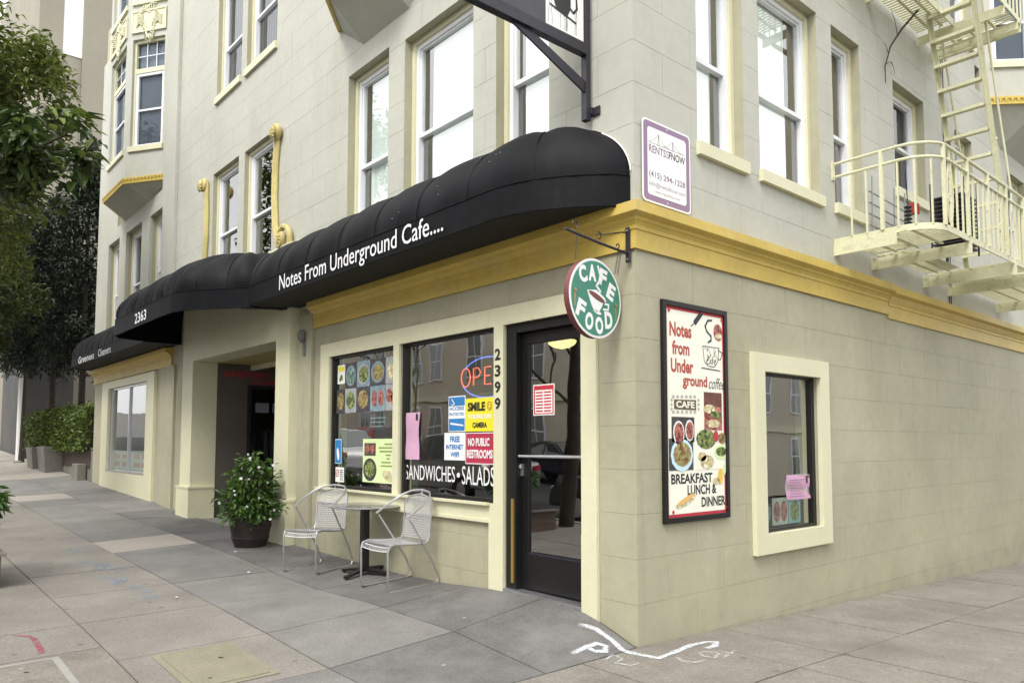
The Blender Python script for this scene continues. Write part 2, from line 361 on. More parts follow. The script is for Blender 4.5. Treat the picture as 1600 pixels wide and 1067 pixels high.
# ------------------------------------------------------------------ road, kerbs, sidewalk
def sheet(name, x0, x1, y0, y1, nx, ny, zf, m, kind='structure', label=None):
    mb = MB(); mb.grid(lambda a, b: (x0+(x1-x0)*a, y0+(y1-y0)*b, zf(x0+(x1-x0)*a, y0+(y1-y0)*b)), nx, ny)
    o = mb.build(name, m, smooth='full'); tag(o, label, None, None, kind); return o
def roadz(x, y): return (gz(x, -3) if x < 0 else (-.035*y if y > 0 else -.01))-.16
def farroad(x, y):
    return (lin(min(x, 0), K2) if y < 0 else -.035*max(y, 0) if x > 3 else 0)-.17
tag(sheet('road', -150, 120, -120, 150, 135, 135, lambda x, y: farroad(x, y)-(.25 if (x < 4.3 and y > -5.2) else 0), M_road), 'asphalt roadway of the two streets meeting at the corner')
SIDE = sheet('sidewalk', -90, 0.0, -4.95, 0.0, 360, 24, lambda x, y: gz(x, y)-.014, M_joint)
tag(SIDE, 'concrete sidewalk sloping up along the shop fronts')
SIDB = sheet('sidewalk', 0.0, 4.3, -4.95, 60, 16, 120, lambda x, y: gz(x+1e-6, y)-.014, M_joint)
tag(SIDB, 'concrete sidewalk along the side street wall')
ORG[SIDE.name] = Vector((0, 0, 0)); ORG[SIDB.name] = Vector((0, 0, 0))
mb = MB(); mb.grid(lambda a, b: (-90+94.45*a, -4.95-.15*b, (gz(-90+94.45*a, -3.5) if True else 0)), 300, 1)
mb.grid(lambda a, b: (-90+94.45*a, -5.10, gz(-90+94.45*a, -3.5)-.4*b), 300, 1)
tag(mb.build('kerb', M_kerb), 'concrete kerb along the main street', kind='structure')
mb = MB(); mb.grid(lambda a, b: (4.3+.15*b, -5.1+65*a, gz(1, -5.1+65*a)), 100, 1)
mb.grid(lambda a, b: (4.45, -5.1+65*a, gz(1, -5.1+65*a)-.4*b), 100, 1)
tag(mb.build('kerb', M_kerb), 'concrete kerb along the side street', kind='structure')
def slab(x0, x1, y0, y1, m, parent, dz=0, name='slab'):
    g = .006; tz = random.uniform(-.002, .002)+dz; x0 += g; x1 -= g; y0 += g; y1 -= g
    nx = max(2, min(12, int((x1-x0)/.12))) if x0 > -6 else 4; ny = 4
    mb = MB(); f = lambda a, b: (x0+(x1-x0)*a, y0+(y1-y0)*b, gz(x0+(x1-x0)*a, y0+(y1-y0)*b)+tz)
    mb.grid(f, nx, ny)
    for e in (lambda a, b: (x0+(x1-x0)*a, y0), lambda a, b: (x0+(x1-x0)*a, y1), lambda a, b: (x0, y0+(y1-y0)*a), lambda a, b: (x1, y0+(y1-y0)*a)):
        mb.grid(lambda a, b: (*e(a, b), gz(*e(a, b))+tz-.02*b), 10 if nx > 4 else 4, 1)
    return mb.build(name, m, parent, smooth='full')
XJ = [0, -1.055, -2.128, -3.35, -4.55, -5.8, -7.0, -8.15, -9.3, -10.4, -11.5, -12.6, -13.8, -14.95, -16.1, -17.25]
while XJ[-1] > -40: XJ.append(XJ[-1]-1.6)
for i in range(len(XJ)-1):
    a, b = XJ[i+1], XJ[i]
    slab(a, b, -.965, -.03 if a > -6 else .0, M_asph if b > -2.5 or -12 < a < -4 else (M_cond if b > -19 else M_pale), SIDE)
    pale = i in (6, 13)
    slab(a, b, -2.022, -.965, M_pale if pale else (M_asph if i == 0 else M_cond if b > -6.9 else (M_cond if b > -19 else M_pale)), SIDE)
    slab(a, b, -3.1, -2.022, M_conw if i > 1 else (M_cond if i == 0 else M_conw), SIDE)
XD = [0, -1.3, -2.53, -3.32, -4.53, -5.7, -6.9]
while XD[-1] > -40: XD.append(XD[-1]-1.6)
for i in range(len(XD)-1):
    slab(XD[i+1], XD[i], -4.94, -3.1, M_conc if i < 2 else M_conw, SIDE)
YJ = [-4.94, -3.9, -2.85, -1.75, -.62, .5, 1.12, 2.25, 3.2, 4.3, 5.35, 6.4, 7.5, 8.6, 9.7, 10.8, 12, 13.2, 14.4, 16, 18, 20]
for j in range(len(YJ)-1):
    for k, (a, b) in enumerate(((0, 1.05), (1.05, 2.15), (2.15, 3.25), (3.25, 4.3))):
        slab(a if k else .0, b, YJ[j], YJ[j+1], M_conc, SIDB)
# service covers let into the slabs
def plate(name, x0, x1, y0, y1, m, mf, label):
    r = root(name, ((x0+x1)/2, (y0+y1)/2, gz((x0+x1)/2, (y0+y1)/2)), label, 'utility cover')
    for (m_, e, zz, nm) in ((mf, .05, .004, 'rim'), (m, 0, .009, 'lid')):
        mb = MB(); f = lambda a, b: (x0-e+(x1-x0+2*e)*a, y0-e+(y1-y0+2*e)*b)
        mb.grid(lambda a, b: (*f(a, b), gz(*f(a, b))+zz), 10, 6)
        if nm == 'lid':
            for q in (0, 1): mb.grid(lambda a, b: (*f(a, q), gz(*f(a, q))+zz-.01*b), 8, 1); mb.grid(lambda a, b: (*f(q, a), gz(*f(q, a))+zz-.01*b), 8, 1)
        mb.build(nm, m_, r)
    return r
M_mossy = mat('mossy_concrete', (.235, .218, .155), .9, n1=(3, .2), n2=(60, .22), bump=.002, bscale=150)
plate('utility_cover', -2.02, -1.22, -2.84, -2.37, M_mossy, M_mossy, 'mossy rectangular concrete utility cover let into the sidewalk in front of the tables')
pc = plate('utility_cover', -2.42, -1.2, -4.2, -3.44, M_conc, M_kerb, 'pale square concrete utility cover with a rim in the kerbside slab')
mb = MB()
for k in range(4): mb.box(-2.05, -1.85, -3.86-.03*k, -3.845-.03*k, gz(-2, -3.8)+.009, gz(-2, -3.8)+.0125)
mb.build('number_plate', M_kerb, pc)

# painted marks on the paving
def paintmat(name, col, dens, lo=.42, hi=.6, sc=30):
    m = bpy.data.materials.new(name); m.use_nodes = True; t = m.node_tree; N = t.nodes; b = N['Principled BSDF']; b.inputs['Base Color'].default_value = (*col, 1); b.inputs['Roughness'].default_value = .9
    g = N.new('ShaderNodeNewGeometry'); z = N.new('ShaderNodeTexNoise'); z.inputs['Scale'].default_value = sc; z.inputs['Detail'].default_value = 8; z.inputs['Roughness'].default_value = .8
    mr = N.new('ShaderNodeMapRange'); mr.inputs[1].default_value = lo; mr.inputs[2].default_value = hi; mr.inputs[3].default_value = 0; mr.inputs[4].default_value = dens
    at = N.new('ShaderNodeAttribute'); at.attribute_name = 'fade'; mu = N.new('ShaderNodeMath'); mu.operation = 'MULTIPLY'
    t.links.new(g.outputs['Position'], z.inputs['Vector']); t.links.new(z.outputs[0], mr.inputs[0]); t.links.new(mr.outputs[0], mu.inputs[0]); t.links.new(at.outputs['Fac'], mu.inputs[1]); t.links.new(mu.outputs[0], b.inputs['Alpha'])
    return m
def gmark(name, lines, wd, m, label, z=.005):
    me_v = []; fs = []; fade = []
    for ln in lines:
        pts = []
        for (a, b), (c, e) in zip(ln[:-1], ln[1:]):
            n = max(2, int(math.hypot(c-a, e-b)/.05))
            pts += [(a+(c-a)*i/n, b+(e-b)*i/n) for i in range(n)]
        pts.append(ln[-1]); N = len(pts); base = len(me_v)
        for i, p in enumerate(pts):
            q0 = pts[max(0, i-1)]; q1 = pts[min(N-1, i+1)]; dx, dy = q1[0]-q0[0], q1[1]-q0[1]; l = math.hypot(dx, dy) or 1
            w_ = wd*random.uniform(.85, 1.15)
            for s_, f_ in ((-1, 0), (-.4, 1), (.4, 1), (1, 0)):
                x = p[0]-dy/l*w_/2*s_; y = p[1]+dx/l*w_/2*s_; me_v.append((x, y, gz(x, y)+z)); fade.append(f_*(0.3 if i in (0, N-1) else 1))
        for i in range(N-1):
            for k in range(3): a = base+i*4+k; fs.append((a, a+1, a+5, a+4))
    me = bpy.data.meshes.new(name); c0 = Vector(me_v[0]); me.from_pydata([(v[0]-c0.x, v[1]-c0.y, v[2]-c0.z) for v in me_v], [], fs); me.materials.append(m)
    at = me.attributes.new('fade', 'FLOAT', 'POINT'); at.data.foreach_set('value', fade)
    o = bpy.data.objects.new(name, me); o.location = c0; COL.objects.link(o); tag(o, label, 'painted mark'); return o
MP_w = paintmat('white_spray', (.7, .73, .77), .92, .34, .56); MP_b = paintmat('blue_chalk', (.22, .34, .50), .45, .42, .66, 14); MP_r = paintmat('red_spray', (.34, .05, .09), .8, .36, .6)
gmark('spray_paint_mark', [[(-.43,-.21),(-.31,-.14),(-.15,-.14),(-.01,-.17),(.14,-.15),(.29,-.12),(.28,.04),(.21,.38),(.22,.57),(.26,.64),(.34,.5),(.34,.37)]], .068, MP_w, 'long white spray painted corner line and hook wrapping the foot of the building corner')
gmark('spray_paint_mark', [[(-.14,-.58),(-.16,-.41),(-.16,-.29),(-.10,-.25),(-.05,-.32),(-.08,-.39),(-.15,-.40)]], .06, MP_w, 'white spray painted letter like a P on the dark ramp by the cafe door')
MP_w2 = paintmat('faint_white_spray', (.66, .69, .72), .75, .4, .62)
gmark('spray_paint_mark', [[(.06,-.44),(.01,-.3),(.12,-.32),(.16,-.44),(.27,-.4),(.27,-.31)]], .035, MP_w2, 'faint white sprayed squiggle on the pale slab just off the building corner')
gmark('spray_paint_mark', [[(.35,.01),(.45,-.06),(.53,-.02),(.54,.09)]], .035, MP_w2, 'white sprayed letter like a C on the slab along the side street wall')
gmark('spray_paint_mark', [[(.38,.24),(.4,.31),(.49,.34),(.54,.21),(.47,.17),(.38,.24)]], .032, MP_w2, 'white sprayed round letter between the C and the cross near the side wall')
gmark('spray_paint_mark', [[(.45,.39),(.51,.41),(.57,.44)],[(.58,.26),(.54,.4),(.5,.53)]], .03, MP_w2, 'small white sprayed cross at the right end of the corner markings')
gmark('chalk_mark', [[(-7.7,-2.32),(-7.2,-2.36)],[(-6.6,-2.5),(-6.2,-2.3),(-5.8,-2.42)],[(-6.3,-2.38),(-5.7,-2.2),(-5.9,-2.5)],[(-5.4,-2.5),(-5.0,-2.36),(-4.8,-2.5),(-5.2,-2.34)],[(-4.7,-2.4),(-4.2,-2.3)],[(-4.2,-2.44),(-3.9,-2.34)]], .17, MP_b, 'smudged blue chalk marks along the middle of the sidewalk')
gmark('spray_paint_mark', [[(-3.28,-3.56),(-3.16,-3.47),(-3.06,-3.45),(-2.8,-3.455),(-2.6,-3.47)]], .055, MP_r, 'red spray painted arrow mark near the kerbside cover')

# ------------------------------------------------------------------ the corner building
BL = root('corner_building', (0, 0, 0), 'pale tan corner building of scored blocks with a cafe on the ground floor', 'building')
H_TOP = 12.5
holesA = [(-1.58, -.57, -1, 2.66), (-3.40, -1.72, .98, 2.66), (-5.08, -3.52, .98, 2.66),   # shop
          (-4.72, -3.74, 4.17, 6.24), (-3.39, -2.10, 4.17, 6.18), (-1.73, -.98, 4.17, 6.18),
          (-9.65, -8.46, 4.17, 6.30), (-8.20, -7.07, 4.17, 6.28),
          (-9.60, -8.45, 7.66, 9.7), (-8.22, -7.02, 7.66, 9.7),
          (-16.90, -15.85, 4.17, 6.45), (-15.25, -13.95, 4.17, 6.42), (-13.33, -12.45, 4.17, 6.38),
          (-16.43, -13.21, .89, 2.85), (-10.08, -6.47, -1, 3.02)]
holesB = [(1.80, 2.86, .71, 2.22), (.86, 1.60, 4.17, 6.2), (1.87, 3.06, 4.17, 6.2), (3.39, 4.08, 4.17, 6.2),
          (5.0, 5.97, 4.72, 6.10), (7.08, 7.78, 4.72, 6.04), (9.4, 10.3, 4.4, 6.0), (8.04, 8.26, 6.96, 7.33),
          (1.87, 3.06, 7.6, 9.6), (7.1, 8.0, 7.6, 9.6), (5.1, 5.95, 7.6, 9.6)]
def cells(u0, u1, z0, z1, holes, grow=0):
    hs = [(a-grow, b+grow, c-grow, d+grow) for a, b, c, d in holes if a-grow < u1 and b+grow > u0 and c-grow < z1 and d+grow > z0]
    if not hs: return [(u0, u1, z0, z1)]
    us = sorted({u0, u1}|{min(max(x, u0), u1) for h in hs for x in h[:2]}); zs = sorted({z0, z1}|{min(max(x, z0), z1) for h in hs for x in h[2:]})
    out = []
    for a, b in zip(us[:-1], us[1:]):
        run = None
        for c, d in zip(zs[:-1], zs[1:]):
            cu, cz = (a+b)/2, (c+d)/2
            if any(h[0] < cu < h[1] and h[2] < cz < h[3] for h in hs): run = None; continue
            if run and abs(run[3]-c) < 1e-9: run[3] = d
            else: run = [a, b, c, d]; out.append(run)
    return [tuple(r) for r in out if r[1]-r[0] > .004 and r[3]-r[2] > .004]
def core(name, P, u0, u1, z0, z1, holes, d0, th, label):
    mb = MB()
    for a, b, c, d in cells(u0, u1, z0, z1, holes): pbox(mb, P, a, b, d0-th, d0, c, d)
    return mb.build(name, M_wall if True else M_wallb, BL)
WA = core('wall', PA, -18.08, -.0025, -.6, H_TOP, holesA, -.003, .24, '')
WB = core('wall', PB, .0045, 11.4, -1.2, H_TOP, holesB, -.003, .24, '')
BLK = .3445; BLEN = .76; Z0 = .31-BLK*3
def blocks(P, wall, u0, u1, z0, z1, holes, zones, score, sgn):
    alls = []; k = 0; z = Z0
    while z < z1:
        a, b = max(z, z0), min(z+BLK, z1)
        if b-a > .02:
            off = (k % 2)*BLEN/2; u = -40*BLEN+off
            while u < u1:
                c, e = max(u, u0), min(u+BLEN, u1)
                if e-c > .02:
                    cs = cells(c+.0014, e-.0014, a+.0014, b-.0014, holes+zones, .0015)
                    if cs: alls.append((score((c+e)/2, (a+b)/2), cs))
                u += BLEN
        z += BLK; k += 1
    alls.sort(key=lambda t: t[0]); rest = MB(); low = MB()
    for i, (s_, cs) in enumerate(alls):
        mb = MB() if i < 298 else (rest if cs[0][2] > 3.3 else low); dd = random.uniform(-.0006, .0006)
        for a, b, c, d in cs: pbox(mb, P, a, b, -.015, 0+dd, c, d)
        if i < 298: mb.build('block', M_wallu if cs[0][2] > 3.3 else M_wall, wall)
    if low.v: tag(low.build('far_blocks', M_wall, wall), kind='stuff')
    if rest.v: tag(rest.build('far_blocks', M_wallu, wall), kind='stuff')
zA = [(-6.05, -5.5, 0, 3.4), (-10.7, -6.0, -1, 4.3), (-12.3, -11.4, -1, 3.0), (-17.04, -12.66, -1, 3.03), (-5.33, -.38, .8, 2.84), (-1.8, -.38, -1, .82), (-5.7, .2, 3.08, 3.42), (-18.3, -11.66, 3.05, 3.41), (-16.1, -12.5, 6.6, 13)]
blocks(PA, WA, -18.08, -.0, 0.0, 11, holesA, zA, lambda u, z: math.hypot(u-3.8, (z-1.5)*1.2), 1)
zB = [(0, 11.4, 3.08, 3.42), (1.61, 3.04, .53, 2.39)]
blocks(PB, WB, 0, 11.4, -.6, 9.5, holesB, zB, lambda u, z: math.hypot(u+4.5, (z-1.5)*1.1), 1)
# roof slab and back walls
mb = MB(); mb.box(-18.0, -.3, .3, 11.3, H_TOP-.2, H_TOP-.02); mb.build('roof', M_road, BL)
mb = MB(); mb.box(-18.08, -17.85, .25, 11.4, -.2, H_TOP); mb.box(-17.85, -.25, 11.2, 11.4, -1, H_TOP-.01); mb.build('party_wall', M_wall, BL)
# rooms behind the glass
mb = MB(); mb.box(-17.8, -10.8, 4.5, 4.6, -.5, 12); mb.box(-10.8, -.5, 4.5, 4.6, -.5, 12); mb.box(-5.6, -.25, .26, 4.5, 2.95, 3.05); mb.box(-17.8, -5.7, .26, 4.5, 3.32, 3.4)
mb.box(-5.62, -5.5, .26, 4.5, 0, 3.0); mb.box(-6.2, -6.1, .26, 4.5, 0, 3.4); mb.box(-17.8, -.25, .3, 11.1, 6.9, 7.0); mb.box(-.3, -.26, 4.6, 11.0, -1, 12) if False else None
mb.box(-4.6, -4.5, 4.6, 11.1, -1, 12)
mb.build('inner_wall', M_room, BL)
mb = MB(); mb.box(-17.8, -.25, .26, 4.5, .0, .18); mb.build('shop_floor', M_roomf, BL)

def moulding(P, u0, u1, prof, name, m, par, ends=True):
    mb = MB(); n = len(prof)
    vs = [P(u, d, z) for u in (u0, u1) for d, z in prof]
    mb.add(vs, [tuple(range(n)), tuple(range(n, 2*n))[::-1]]+[(i, (i+1) % n, (i+1) % n+n, i+n) for i in range(n)])
    return mb.build(name, m, par)
CP = [(-.01, 3.08), (.022, 3.08), (.022, 3.225), (.032, 3.232), (.032, 3.262), (.045, 3.285), (.062, 3.30), (.067, 3.318), (.075, 3.322), (.11, 3.338), (.118, 3.345), (.118, 3.425), (-.01, 3.44)]
# mitred corner cornice: facade A run and facade B run built as one swept mesh
def sweep(path, prof, name, m, par):
    """path: list of (point, outward dir) ; profile (d,z)"""
    mb = MB(); n = len(prof); vs = []
    for (x, y), (ox, oy) in path: vs += [(x+ox*d, y+oy*d, z) for d, z in prof]
    fs = [tuple(range(n))]
    for i in range(len(path)-1): fs += [(i*n+k, i*n+(k+1) % n, (i+1)*n+(k+1) % n, (i+1)*n+k) for k in range(n)]
    fs += [tuple((len(path)-1)*n+k for k in range(n))[::-1]]
    mb.add(vs, fs); return mb.build(name, m, par)
sweep([((-5.58, 0), (0, -1)), ((0, 0), (1, -1)), ((0, 4.62), (1, 0))], CP, 'cornice', M_yel, BL)
CP2 = [(d, z-.045 if z < 3.3 else z-.02) for d, z in CP]
sweep([((0, 4.621), (1, 0)), ((0, 11.4), (1, 0))], [(d, z) for d, z in CP2], 'cornice', M_yel, BL)
sweep([((-18.12, 0), (0, -1)), ((-11.66, 0), (0, -1))], [(d*1.3, z-.03) for d, z in CP], 'cornice', M_yel, BL)

# ---- double hung window
def window(P, u0, u1, z0, z1, rail, blind='none', sill=True, depth=.15, casing=.055, transom=None, name='window', vf=.05):
    G_w = G_scr if blind == 'grey' else G_up
    mb = MB(); D = -depth
    pbox(mb, P, u0+.002, u0+casing, D-.06, D+.05, z0+.002, z1-.002); pbox(mb, P, u1-casing, u1-.002, D-.06, D+.05, z0+.002, z1-.002)
    pbox(mb, P, u0+casing, u1-casing, D-.06, D+.048, z1-casing, z1-.002); pbox(mb, P, u0+casing, u1-casing, D-.06, D+.048, z0+.002, z0+.03)
    wn = mb.build(name, M_cream, BL)
    a, b, c, d = u0+casing, u1-casing, z0+.03, z1-casing
    if transom:
        mb = MB(); pbox(mb, P, a, b, D-.05, D+.03, transom-.12, transom); pbox(mb, P, a, b, D-.05, D+.03, d-.07, d)
        pbox(mb, P, a, a+.05, D-.05, D+.028, transom, d-.07); pbox(mb, P, b-.05, b, D-.05, D+.028, transom, d-.07)
        mb.build('transom_frame', M_cream, wn)
        mb = MB(); n = 3
        for k in range(1, n): pbox(mb, P, a+(b-a)*k/n-.008, a+(b-a)*k/n+.008, D-.012, D+.004, transom, d-.07)
        pbox(mb, P, a, b, D-.012, D+.006, (transom+d)/2-.045, (transom+d)/2-.029)
        mb.build('leading', M_white, wn)
        mb = MB(); pbox(mb, P, a+.05, b-.05, D-.02, D-.014, transom, d-.07); mb.build('transom_pane', G_up, wn)
        mb = MB(); pbox(mb, P, a+.05, b-.05, D-.05, D-.045, transom, d-.07); mb.build('obscured_glass', M_lilac, wn)
        d = transom-.12
    mb = MB(); f = vf                                    # white vinyl frame: two stepped sashes
    pbox(mb, P, a, a+f, D-.055, D+.02, c, d); pbox(mb, P, b-f, b, D-.055, D+.02, c, d); pbox(mb, P, a+f, b-f, D-.055, D+.018, d-f, d); pbox(mb, P, a+f, b-f, D-.055, D+.018, c, c+f)
    pbox(mb, P, a+f, a+f+.022, D-.05, D-.002, rail, d-f); pbox(mb, P, b-f-.022, b-f, D-.05, D-.002, rail, d-f); pbox(mb, P, a+f+.022, b-f-.022, D-.05, D-.004, d-f-.022, d-f)
    mb.build('sash_frame', M_white, wn)
    mb = MB(); pbox(mb, P, a+f+.002, b-f-.002, D-.05, D+.004, rail-.03, rail+.012); mb.build('meeting_rail', M_white, wn)
    mb = MB(); pbox(mb, P, a+f, b-f, D-.03, D-.025, rail, d-f-.02); mb.build('pane', G_w, wn)
    mb = MB(); pbox(mb, P, a+f, b-f, D-.05, D-.045, c+f, rail); mb.build('pane', G_w, wn)
    if blind != 'none':
        mb = MB(); m = M_blind
        if blind == 'full': pbox(mb, P, a+f, b-f, D-.10, D-.09, c, d)
        elif blind == 'half': pbox(mb, P, a+f, b-f, D-.10, D-.09, rail-.1, d)
        elif blind == 'part':
            if P is PA: pbox(mb, P, a+f+(b-a)*.14, b-f, D-.075, D-.068, c, d)
            else: pbox(mb, P, a+f, b-f-(b-a)*.2, D-.075, D-.068, c, d)
        elif blind == 'grey':
            m = M_dblind; n = 22
            for k in range(n):
                q = k/n; pbox(mb, P, a+(b-a)*q, a+(b-a)*(q+1/n)-.003, D-.12-.02*(k % 2), D-.11-.02*(k % 2), c, d)
        mb.build('blind', m, wn)
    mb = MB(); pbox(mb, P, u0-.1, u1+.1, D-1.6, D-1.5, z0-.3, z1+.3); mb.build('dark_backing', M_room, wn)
    if sill:
        mb = MB(); pbox(mb, P, u0-.02 if sill != 2 else u0-.004, u1+.03, D+.052, .045, z0-.115, z0-.001); mb.build('sill', M_cream, wn)
    return wn
window(PA, *holesA[3], 5.06, 'part'); window(PA, *holesA[4], 5.06, 'part'); window(PA, *holesA[5], 5.06, 'part')
window(PA, *holesA[6], 5.2, 'none', depth=.12); window(PA, *holesA[7], 5.2, 'none', depth=.12)
window(PA, *holesA[8], 8.55, 'grey', depth=.12); window(PA, *holesA[9], 8.55, 'grey', depth=.12)
for h in holesA[10:13]: window(PA, *h, 5.2, 'grey', depth=.12)
window(PB, *holesB[1], 5.06, 'part'); window(PB, *holesB[2], 5.06, 'part'); window(PB, *holesB[3], 5.06, 'none')
window(PB, *holesB[4], 5.4, 'grey'); window(PB, *holesB[5], 5.4, 'none'); window(PB, *holesB[6], 5.2, 'grey')
for h in holesB[8:11]: window(PB, *h, 8.5, 'grey')
mb = MB(); pbox(mb, PB, 8.04, 8.26, -.22, -.2, 6.96, 7.33); mb.build('vent_slot', M_room, BL)
# pilaster strip dividing the left bay
mb = MB(); mb.box(-18.075, -11.62, -.07, -.0006, 3.42, H_TOP-.01)
# left bay section stands a little proud: built as thin facing with its window holes
fc = MB()
for a, b, c, d in cells(-18.075, -11.68, 6.75, 11.5, [(-16.1, -12.5, 6.6, 13)]): pbox(fc, PA, a, b, .003, .06, c, d)
for a, b, c, d in cells(-18.075, -11.68, 3.42, 6.75, [(x0, x1, z0-.12, z1) for x0, x1, z0, z1 in holesA[10:13]]): pbox(fc, PA, a, b, .003, .06, c, d)
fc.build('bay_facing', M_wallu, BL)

# ---- oriel bays
def oriel(P, pts, zb, zt, bot, win, name='oriel_bay'):
    """pts: plan outline [(u,d)...] from one wall end to the other; bot: lowest line on wall (u0,u1,z)"""
    mb = MB(); n = len(pts)
    o = MB(); o.cur = 0
    base = MB()
    vs = [P(u, d, zb) for u, d in pts]+[P(bot[0], .0, bot[2]), P(bot[1], .0, bot[2])]
    fs = [(0, 1, n), (n-2, n-1, n+1)]
    fs += [(i, i+1, n+1 if i > n/2-1 else n) for i in range(1, n-2)]+[(n-2, n+1, n)]
    base.add(vs, fs)
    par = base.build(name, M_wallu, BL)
    for i in range(n-1):
        (u0, d0), (u1, d1) = pts[i], pts[i+1]; Lw = math.hypot(u1-u0, d1-d0); e = Vector(((u1-u0)/Lw, (d1-d0)/Lw)); nn = Vector((-e.y, e.x))
        mid = Vector(((u0+u1)/2, (d0+d1)/2))
        if nn.dot(mid-Vector(((pts[0][0]+pts[-1][0])/2, -.3))) < 0: nn = -nn
        def Q(s, q, z, u0=u0, d0=d0, e=e, nn=nn): return P(u0+e.x*s+nn.x*q, d0+e.y*s+nn.y*q, z)
        def qb(m_, s0, s1, q0, q1, z0, z1):
            m_.prism([Q(s0, q0, z0), Q(s1, q0, z0), Q(s1, q1, z0), Q(s0, q1, z0)], (0, 0, z1-z0))
        wl = win['z0'], win['z1']; mg = win['mg'] if Lw > 1.2 else .10
        a, b = mg, Lw-mg; wm = MB(); lo = zb; bands = [(lo, wl[0])]
        zz = [(win['z0'], win['z1']), (win['z0']+3.2, win['z1']+3.2)]
        cs = cells(0.0, Lw, zb, zt, [(a, b, p, q) for p, q in zz])
        for c in cs: qb(wm, c[0], c[1], -.16, 0, c[2], c[3])
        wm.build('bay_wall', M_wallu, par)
        for p, q in zz:
            if p > zt: continue
            fr = MB(); t = q-.62
            for s0, s1, z0, z1 in ((a, a+.05, p, q), (b-.05, b, p, q), (a+.05, b-.05, q-.06, q), (a+.05, b-.05, t-.1, t)): qb(fr, s0, s1, -.14, -.06, z0, z1)
            fr.build('casing', M_cream, par)
            fr = MB()
            for s0, s1, z0, z1 in ((a+.05, a+.11, p, t-.1), (b-.11, b-.05, p, t-.1), (a+.11, b-.11, t-.16, t-.1), (a+.11, b-.11, p, p+.07)): qb(fr, s0, s1, -.14, -.075, z0, z1)
            qb(fr, a+.11, b-.11, -.13, -.09, (p+t)/2-.06, (p+t)/2-.02)
            for k in (1, 2): qb(fr, a+.05+(b-a-.1)*k/3-.008, a+.05+(b-a-.1)*k/3+.008, -.11, -.095, t, q-.06)
            qb(fr, a+.05, b-.05, -.11, -.093, (t+q)/2-.04, (t+q)/2-.024)
            fr.build('sash_frame', M_white, par)
            g = MB(); qb(g, a+.05, b-.05, -.12, -.114, p, q-.06); g.build('pane', G_scr, par)
            g = MB(); qb(g, a+.05, b-.05, -.155, -.15, p, t); g.build('curtain', M_dblind, par)
            g = MB(); qb(g, a+.05, b-.05, -.156, -.151, t, q-.06); g.build('obscured_glass', M_lilac, par)
            g = MB(); qb(g, a-.03, b+.03, -.05, .04, p-.11, p-.002); g.build('sill', M_cream, par)
        # plaster relief panel between the floors
        p0, p1 = win['z1']+.16, win['z0']+3.2-.28
        if p1 < zt:
            rl = MB(); qb(rl, a-.02, b+.02, 0.002, .02, p0, p1)
            for s0, s1, z0, z1 in ((a-.03, b+.03, p0-.03, p0), (a-.03, b+.03, p1, p1+.03), (a-.03, a, p0, p1), (b, b+.03, p0, p1)): qb(rl, s0, s1, .003, .035, z0, z1)
            cx, cz = (a+b)/2, (p0+p1)/2
            for k in range(26):
                an = 2*math.pi*k/26; r1 = .16+.05*math.sin(3*an)
                rl.tube([Q(cx+r1*math.cos(an)*.8, .022, cz+r1*1.5*math.sin(an)), Q(cx+(r1+.07)*math.cos(an+.3)*.8, .04, cz+(r1+.07)*1.5*math.sin(an+.3)), Q(cx+(r1+.12)*math.cos(an+.05)*.8, .022, cz+(r1+.12)*1.5*math.sin(an+.05))], .014, 5)
            for sg in (-1, 1):
                for k in range(5):
                    zz_ = p0+.12+(p1-p0-.24)*k/4
                    rl.tube([Q(cx+sg*(b-a)*.18, .022, zz_), Q(cx+sg*(b-a)*.3, .045, zz_+.05), Q(cx+sg*(b-a)*.4, .022, zz_-.03)], .018, 5)
            rl.build('relief_panel', M_cream, par)
        # gilded band
        g = MB(); qb(g, -.02, Lw+.02, 0.001, .045, zb-.01, zb+.115)
        k = 0
        while k*.09 < Lw:
            s = k*.09+.045; g.tube([Q(s-.03, .046, zb+.03), Q(s-.02, .06, zb+.08), Q(s+.02, .06, zb+.08), Q(s+.03, .046, zb+.03)], .009, 4); k += 1
        g.build('gilt_band', M_yel, par)
    return par
oriel(PA, [(-16.0, .0), (-15.12, .55), (-13.45, .55), (-12.58, .0)], 7.0, 12.4, (-15.4, -13.4, 6.7), dict(z0=7.78, z1=10.12, mg=.20))
oriel(PA, [(-4.95, .0), (-4.35, .5), (-3.45, .5), (-2.8, .0)], 6.95, 12.4, (-4.35, -3.3, 6.52), dict(z0=7.75, z1=9.8, mg=.2))
oriel(PB, [(8.55, .0), (9.15, .62), (10.8, .62), (11.38, .0)], 6.85, 12.4, (9.1, 10.8, 6.3), dict(z0=7.55, z1=9.6, mg=.2))
# ------------------------------------------------------------------ cafe shopfront
T = .03
SF = MB()
for a, b, c, d in cells(-5.32, -.395, .80, 2.83, [(-5.08, -3.52, .98, 2.655), (-3.40, -1.72, .98, 2.655), (-1.58, -.57, -1, 2.655), (-.56, -.395, 0, .801), (-1.79, -1.58, 0, .8)]):
    pbox(SF, PA, a, b, 0.0005, T, c, d)
pbox(SF, PA, -1.79, -1.58, .0005, T, .15, .80); pbox(SF, PA, -.57, -.395, .0005, T+.004, .0, .80)
shopframe = SF.build('shop_window_frame', M_cream, BL)
mb = MB(); pbox(mb, PA, -5.34, -1.77, T+.0005, T+.045, .965, .99); pbox(mb, PA, -5.3, -1.8, T-.002, T+.012, .80, .83); mb.build('sill', M_cream, shopframe)
mb = MB()
for a, b in ((-5.08, -3.52), (-3.40, -1.72)):
    pbox(mb, PA, a, a+.045, -.09, -.02, .98, 2.655); pbox(mb, PA, b-.03, b, -.09, -.02, .98, 2.655); pbox(mb, PA, a+.045, b-.03, -.09, -.022, 2.625, 2.655); pbox(mb, PA, a+.045, b-.03, -.09, -.022, .98, 1.02)
